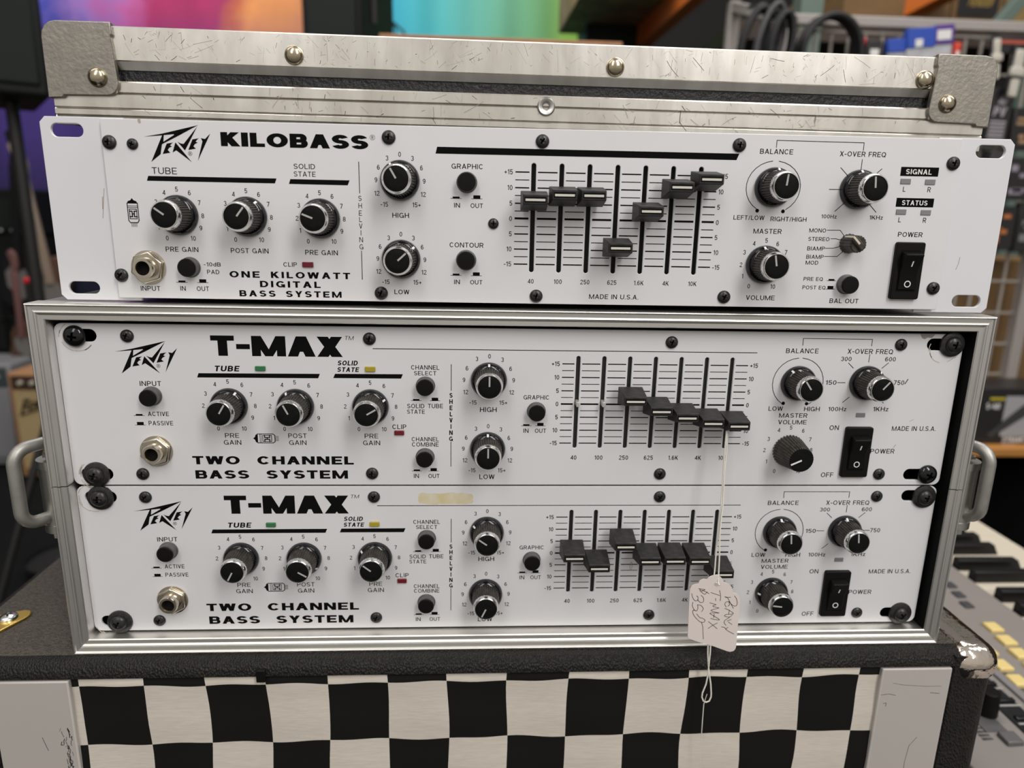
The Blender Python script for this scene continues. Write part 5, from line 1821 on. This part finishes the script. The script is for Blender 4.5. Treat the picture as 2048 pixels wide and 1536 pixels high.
plain('red_card', (0.62, 0.02, 0.03), .4)
plain('orange_red_card', (0.68, 0.06, 0.03), .4)
plain('blue_card', (0.02, 0.07, 0.42), .4)
plain('purple_card', (0.09, 0.03, 0.25), .4)
plain('pack_black', (0.015, 0.014, 0.015), .35)
M['clear_bag'] = mat('clear_plastic_bag', (0.52, 0.52, 0.55), 0.25, bump=1.0, bscale=60, bdist=.004, var=.5, vscale=40, col2=(0.30, 0.30, 0.32), coat=.5)


def bagx(t, l, r_, zb, zt_, y):
    h = zt_ - zb
    MB().box(l - 1, r_ + 1, y - 3, y + 13, zt_ - h * .42, zt_ + 2).build('header_card', 'blue_card', t, bevel=1)


def bagx2(t, l, r_, zb, zt_, y):
    h, w_ = zt_ - zb, r_ - l
    MB().box(l - 1, l + w_ * .60, y - 3, y + 13, zt_ - h * .40, zt_ + 2).build('header_card', 'blue_card', t, bevel=1)
    MB().box(l + w_ * .60, r_ + 1, y - 3, y + 13, zt_ - h * .36, zt_ + 5).build('header_card', 'purple_card', t, bevel=1)
    MB().box(l + w_ * .63, r_ - w_ * .06, y - 4, y, zt_ - h * .27, zt_ - h * .06).build('price_sticker', 'white_print', t)
    MB().box(l + w_ * .16, l + w_ * .32, y - 4, y, zt_ - h * .38, zt_ - h * .22).build('price_sticker', 'white_print', t)


def whitelab(t, l, r_, zb, zt_, y):
    MB().box(l + (r_ - l) * .25, r_ - (r_ - l) * .2, y - 1.5, y, zb + (zt_ - zb) * .25, zb + (zt_ - zb) * .6).build('sticker', 'white_print', t)


pack('accessory_package', 'small bright red package hanging on the grid right of the cable coil', 'package', 1712, 74, 1731, 118, 1210, 20, 'red_card')
pack('accessory_package', 'black package with white sticker hanging beside the bright red one', 'package', 1733, 80, 1763, 125, 1210, 14, 'pack_black', whitelab)
pack('plastic_bag', 'smaller clear plastic bag with blue header card behind the lid', 'bag', 1778, 79, 1816, 140, 1205, 10, 'clear_bag', bagx, rot=-.10)
pack('plastic_bag', 'larger clear plastic bag with blue and purple header card and price sticker', 'bag', 1818, 56, 1908, 150, 1200, 10, 'clear_bag', bagx2, rot=-.10)
pack('accessory_package', 'orange-red package hanging just right of the larger plastic bag', 'package', 1908, 84, 1921, 130, 1215, 20, 'orange_red_card', whitelab)


def strapx(t, l, r_, zb, zt_, y):
    w_ = r_ - l
    h = zt_ - zb
    MB().box(l + w_ * .1, r_ - w_ * .1, y - 6, y + 4, zt_ - h * .52, zt_ - h * .08).build('white_end', plain('ivory_clip', (0.55, 0.52, 0.45), .4), t, bevel=3)
    MB().box(l - w_ * .1, r_ + w_ * .15, y - 8, y + 4, zt_ - h * .60, zt_ - h * .42).build('buckle', plain('ivory_clip', (0.55, 0.52, 0.45), .4), t, bevel=3)
    MB().box(l + w_ * .2, r_ - w_ * .05, y - 6, y + 4, zb, zt_ - h * .64).build('tongue', plain('ivory_clip', (0.55, 0.52, 0.45), .4), t, bevel=3)


def cardx(t, l, r_, zb, zt_, y):
    MB().box(l - 2, r_ + 2, y - 2, y, zt_ - 16, zt_ - 9).build('red_stripe', plain('dull_red', (0.42, 0.08, 0.05), .5), t)


def pvx(t, l, r_, zb, zt_, y):
    q_ = MB()
    w_ = r_ - l
    text(q_, 'PV', l + w_ * .18, zt_ - (zt_ - zb) * .34, r_ - w_ * .3, zt_ - (zt_ - zb) * .52, y - .6, .2, shear=.1)
    for k in range(5):
        q_.rect(l + w_ * .12, zt_ - (zt_ - zb) * (.6 + .07 * k), r_ - w_ * .2, zt_ - (zt_ - zb) * (.635 + .07 * k), y - .6)
    q_.flat([(l + w_ * .3, zt_ - (zt_ - zb) * .28), (l + w_ * .5, zt_ - (zt_ - zb) * .05), (r_ - w_ * .2, zt_ - (zt_ - zb) * .12), (l + w_ * .6, zt_ - (zt_ - zb) * .3)], y - .6)
    q_.build('printed_lettering', plain('pale_lilac_print', (0.42, 0.38, 0.42), .5), t)


pack('guitar_strap', 'strap with ivory buckle hanging nearest the right lid corner', 'strap', 1988, 70, 2004, 160, 1190, 8, 'pack_black', strapx, rot=-.12)
pack('guitar_strap', 'strap with ivory buckle hanging at the right edge under the red striped card', 'strap', 2018, 90, 2040, 195, 1185, 8, 'pack_black', strapx, rot=.06)
pack('accessory_package', 'black hang card with dull red stripe at the right edge', 'package', 1998, 72, 2075, 108, 1195, 6, 'pack_black', cardx)
pack('accessory_package', 'black package with pale lettering hanging right of the lid corner', 'package', 1975, 176, 2022, 285, 1200, 20, 'pack_black', pvx, rot=.03)
rnd = random.Random(21)
lab = ['black package with brown print hanging beside the upper ear slot', 'black package hanging at the right edge beside the ear', 'grey and black package hanging right of the ear middle',
       'black package with orange print hanging low by the ear', 'dark package hanging at the right edge above the carton']
for i, (u0, v0, u1, v1, mt) in enumerate(((2024, 215, 2080, 300, 'pack_black'), (2012, 315, 2070, 400, 'pack_black'), (1976, 300, 2010, 405, 'cable_grey'), (1978, 412, 2030, 500, 'pack_black'), (2034, 405, 2090, 505, 'pack_black'))):
    def spots(t, l, r_, zb, zt_, y, i=i):
        for k in range(4):
            q_ = MB()
            a = l + (r_ - l) * rnd.uniform(.05, .5)
            z = zb + (zt_ - zb) * rnd.uniform(.1, .8)
            q_.rect(a, z, a + (r_ - l) * rnd.uniform(.2, .45), z + (zt_ - zb) * rnd.uniform(.06, .16), y - .8)
            q_.build('printed_block', plain(('tan_print', 'lilac_print', 'white_print', 'orange_print', 'grey_print')[i], ((.35, .22, .12), (.3, .26, .32), (.75, .74, .72), (.5, .16, .04), (.2, .2, .2))[i], .5), t)
    pack('accessory_package', lab[i], 'package', u0, v0, u1, v1, 1195 + 6 * i, 18, mt, spots)

# shelves at right: cartons and the boxed microphone
plain('carton_brown', (0.20, 0.115, 0.045), .75, var=.4, vscale=10)
plain('carton_yellow', (0.30, 0.20, 0.075), .75, var=.6, vscale=14, col2=(0.16, 0.10, 0.04))
l, r_, zb, zt_ = pbox(MB(), 1905, 520, 2140, 775, 1330, 300)
c1 = solo(MB().box(l, r_, 1330, 1600, zb + 250 * 0, zt_), 'cardboard_carton', 'large brown carton behind the wire grid at right beside the case', 'carton', 'carton_brown', ((l + r_) / 2, 1400, zb), bevel=3)
sh = thing('display_shelf', 'orange wooden shelf at right carrying the black microphone box', 'shelf', (at(2000, 905, 1000)[0], 1050, FLOOR))
l, r_, zb, zt_ = pbox(MB(), 1900, 897, 2160, 914, 1000, 300)
MB().box(l, r_, 1000, 1220, zb, zt_).build('board', plain('shelf_orange', (0.50, 0.22, 0.05), .5, var=.3, vscale=20), sh, bevel=2)
for x in (l + 12, r_ - 12):
    MB().box(x - 10, x + 10, 1040, 1215, FLOOR, zb).build('upright', 'chassis', sh)
MB().box(l + 22, r_ - 22, 1200, 1214, FLOOR + 20, zb).build('back_panel', 'chassis', sh)
zs = zt_
l, r_ = at(1925, 850, 1030)[0], at(2125, 850, 1030)[0]
zt_ = at(2000, 776, 1030)[2]
mbx = thing('microphone_box', 'black microphone box with white lettering and grey picture on the orange shelf', 'box', ((l + r_) / 2, 1060, zs))
MB().box(l, r_, 1030, 1130, zs + .3, zt_).build('carton', 'pack_black', mbx, bevel=2)
H = zt_ - zs
px = lambda u: at(u, 850, 1030)[0]
pv_ = lambda v: at(2000, v, 1030)[2]
q = MB().rect(px(2002), pv_(872), r_ - 10, pv_(792), 1029.2)
q.build('picture', plain('picture_grey', (0.36, 0.36, 0.37), .5), mbx)
q = MB().flat([(px(1985), pv_(876)), (px(1975), pv_(868)), (px(2040), pv_(808)), (px(2075), pv_(790)), (px(2085), pv_(806)), (px(2052), pv_(828))], 1028.8)
q.build('microphone_picture', plain('picture_dark', (0.04, 0.042, 0.045), .5), mbx)
q = MB()
text(q, 'S-MI', px(1965), pv_(806), px(1992), pv_(818), 1028.8, .2)
text(q, 'DYNAMIC', px(2010), pv_(873), px(2056), pv_(884), 1028.6, .2)
text(q, 'VOCAL', px(2010), pv_(886), px(2040), pv_(897), 1028.6, .2)
q.build('lettering', 'white_print', mbx)
MB().rect(px(1970), pv_(800), px(2000), pv_(795), 1028.8).build('yellow_band', plain('yellow_print', (0.55, 0.45, 0.03), .5), mbx)

# pallet rack: sage uprights and orange beams, cartons on it
plain('rack_orange', (0.62, 0.15, 0.015), .5)
plain('rack_green', (0.11, 0.155, 0.13), .5)
pr = thing('pallet_rack', 'tall pallet rack with orange beams and sage green uprights behind the grid wall', 'rack', (at(1610, 40, 1700)[0], 2000, FLOOR))
A_, B_ = at(1258, 100, 2500), at(1474, -46, 1433)
B_[2] = A_[2]
MB().beam(A_, B_, 44, 74).build('beam', 'rack_orange', pr, bevel=3)
MB().beam(at(1750, 52, 2300), at(1905, -30, 2050), 70, 70).build('beam', 'rack_orange', pr, bevel=3)
for u in (1613, 2090):
    p = at(u, 40, 1700)
    MB().beam((p[0], 1700, FLOOR), (p[0], 1700, 1200), 62, 62).build('upright', 'rack_green', pr, bevel=3)
MB().beam(at(1985, 62, 1700), at(2075, -40, 1700), 34, 34).build('brace', 'rack_green', pr, bevel=3)
p0, p1 = at(1613, 60, 1700), at(2090, 60, 1700)
zsh = at(1800, 58, 2200)[2]
MB().box(p0[0] - 40, at(2200, 40, 2200)[0], 2150, 3050, zsh - 60, zsh).build('shelf', plain('dark_shelf', (0.06, 0.04, 0.03), .7), pr)
for i, (u0, v0, u1, v1, mt, lb) in enumerate(((1690, -60, 1905, 58, 'carton_brown', 'dark brown carton lying on the pallet rack above the plastic bags'), (1907, -60, 2010, 58, 'carton_brown', 'brown carton with a dark printed panel on the pallet rack'),
                                              (2014, -60, 2120, 58, 'carton_yellow', 'yellowish carton on the pallet rack at the right edge'))):
    l, r_, zb, zt_ = pbox(MB(), u0, v0, u1, v1, 2160 + 8 * i, 500)
    t = thing('cardboard_carton', lb, 'carton', ((l + r_) / 2, 2200, zsh))
    MB().box(l, r_, 2160 + 8 * i, 2660, zsh + .5, zt_).build('carton', mt, t, bevel=4)
    if i == 1:
        w_ = r_ - l
        pn = MB().box(l + w_ * .1, r_ - w_ * .12, 2164, 2170, zsh + 38, zsh + 118).build('printed_panel', 'pack_black', t)
        q = MB()
        text(q, 'FENDER', l + w_ * .28, zsh + 98, r_ - w_ * .26, zsh + 70, 2163.5, .18, shear=.3)
        q.build('lettering', plain('ochre_print', (0.42, 0.28, 0.06), .5), pn)
tv = (B_ - A_) / np.linalg.norm(B_ - A_)
nv = np.array([-tv[1], tv[0], 0.0])
nv = nv if nv[0] < 0 else -nv                      # away from the aisle, to the left
zc_ = A_[2] + 37.2
q0 = A_ + tv * 40 + nv * -20
foot = [q0, q0 + tv * 620, q0 + tv * 620 + nv * 300, q0 + nv * 300]
cen = sum(foot) / 4
t = thing('cardboard_carton', 'mottled yellow carton lying on the orange rack beam beside the black loudspeaker', 'carton', (cen[0], cen[1], zc_))
MB().zprism([(p[0], p[1]) for p in foot], zc_, zc_ + 330).build('carton', plain('mottled_yellow', (0.34, 0.26, 0.12), .7, var=1.0, vscale=9, col2=(0.12, 0.08, 0.035)), t, bevel=4)
lp = [foot[0] + tv * 150 - nv * 1.2, foot[0] + tv * 215 - nv * 1.2]
MB().add([(lp[0][0], lp[0][1], zc_ + 120), (lp[1][0], lp[1][1], zc_ + 120), (lp[1][0], lp[1][1], zc_ + 260), (lp[0][0], lp[0][1], zc_ + 260)], [(0, 1, 2, 3)]).build('label_sheet', plain('pale_label', (0.45, 0.46, 0.48), .6), t)
MB().beam((A_[0], A_[1], FLOOR), (A_[0], A_[1], A_[2] - 37), 50, 50).build('upright', 'rack_green', pr, bevel=3)
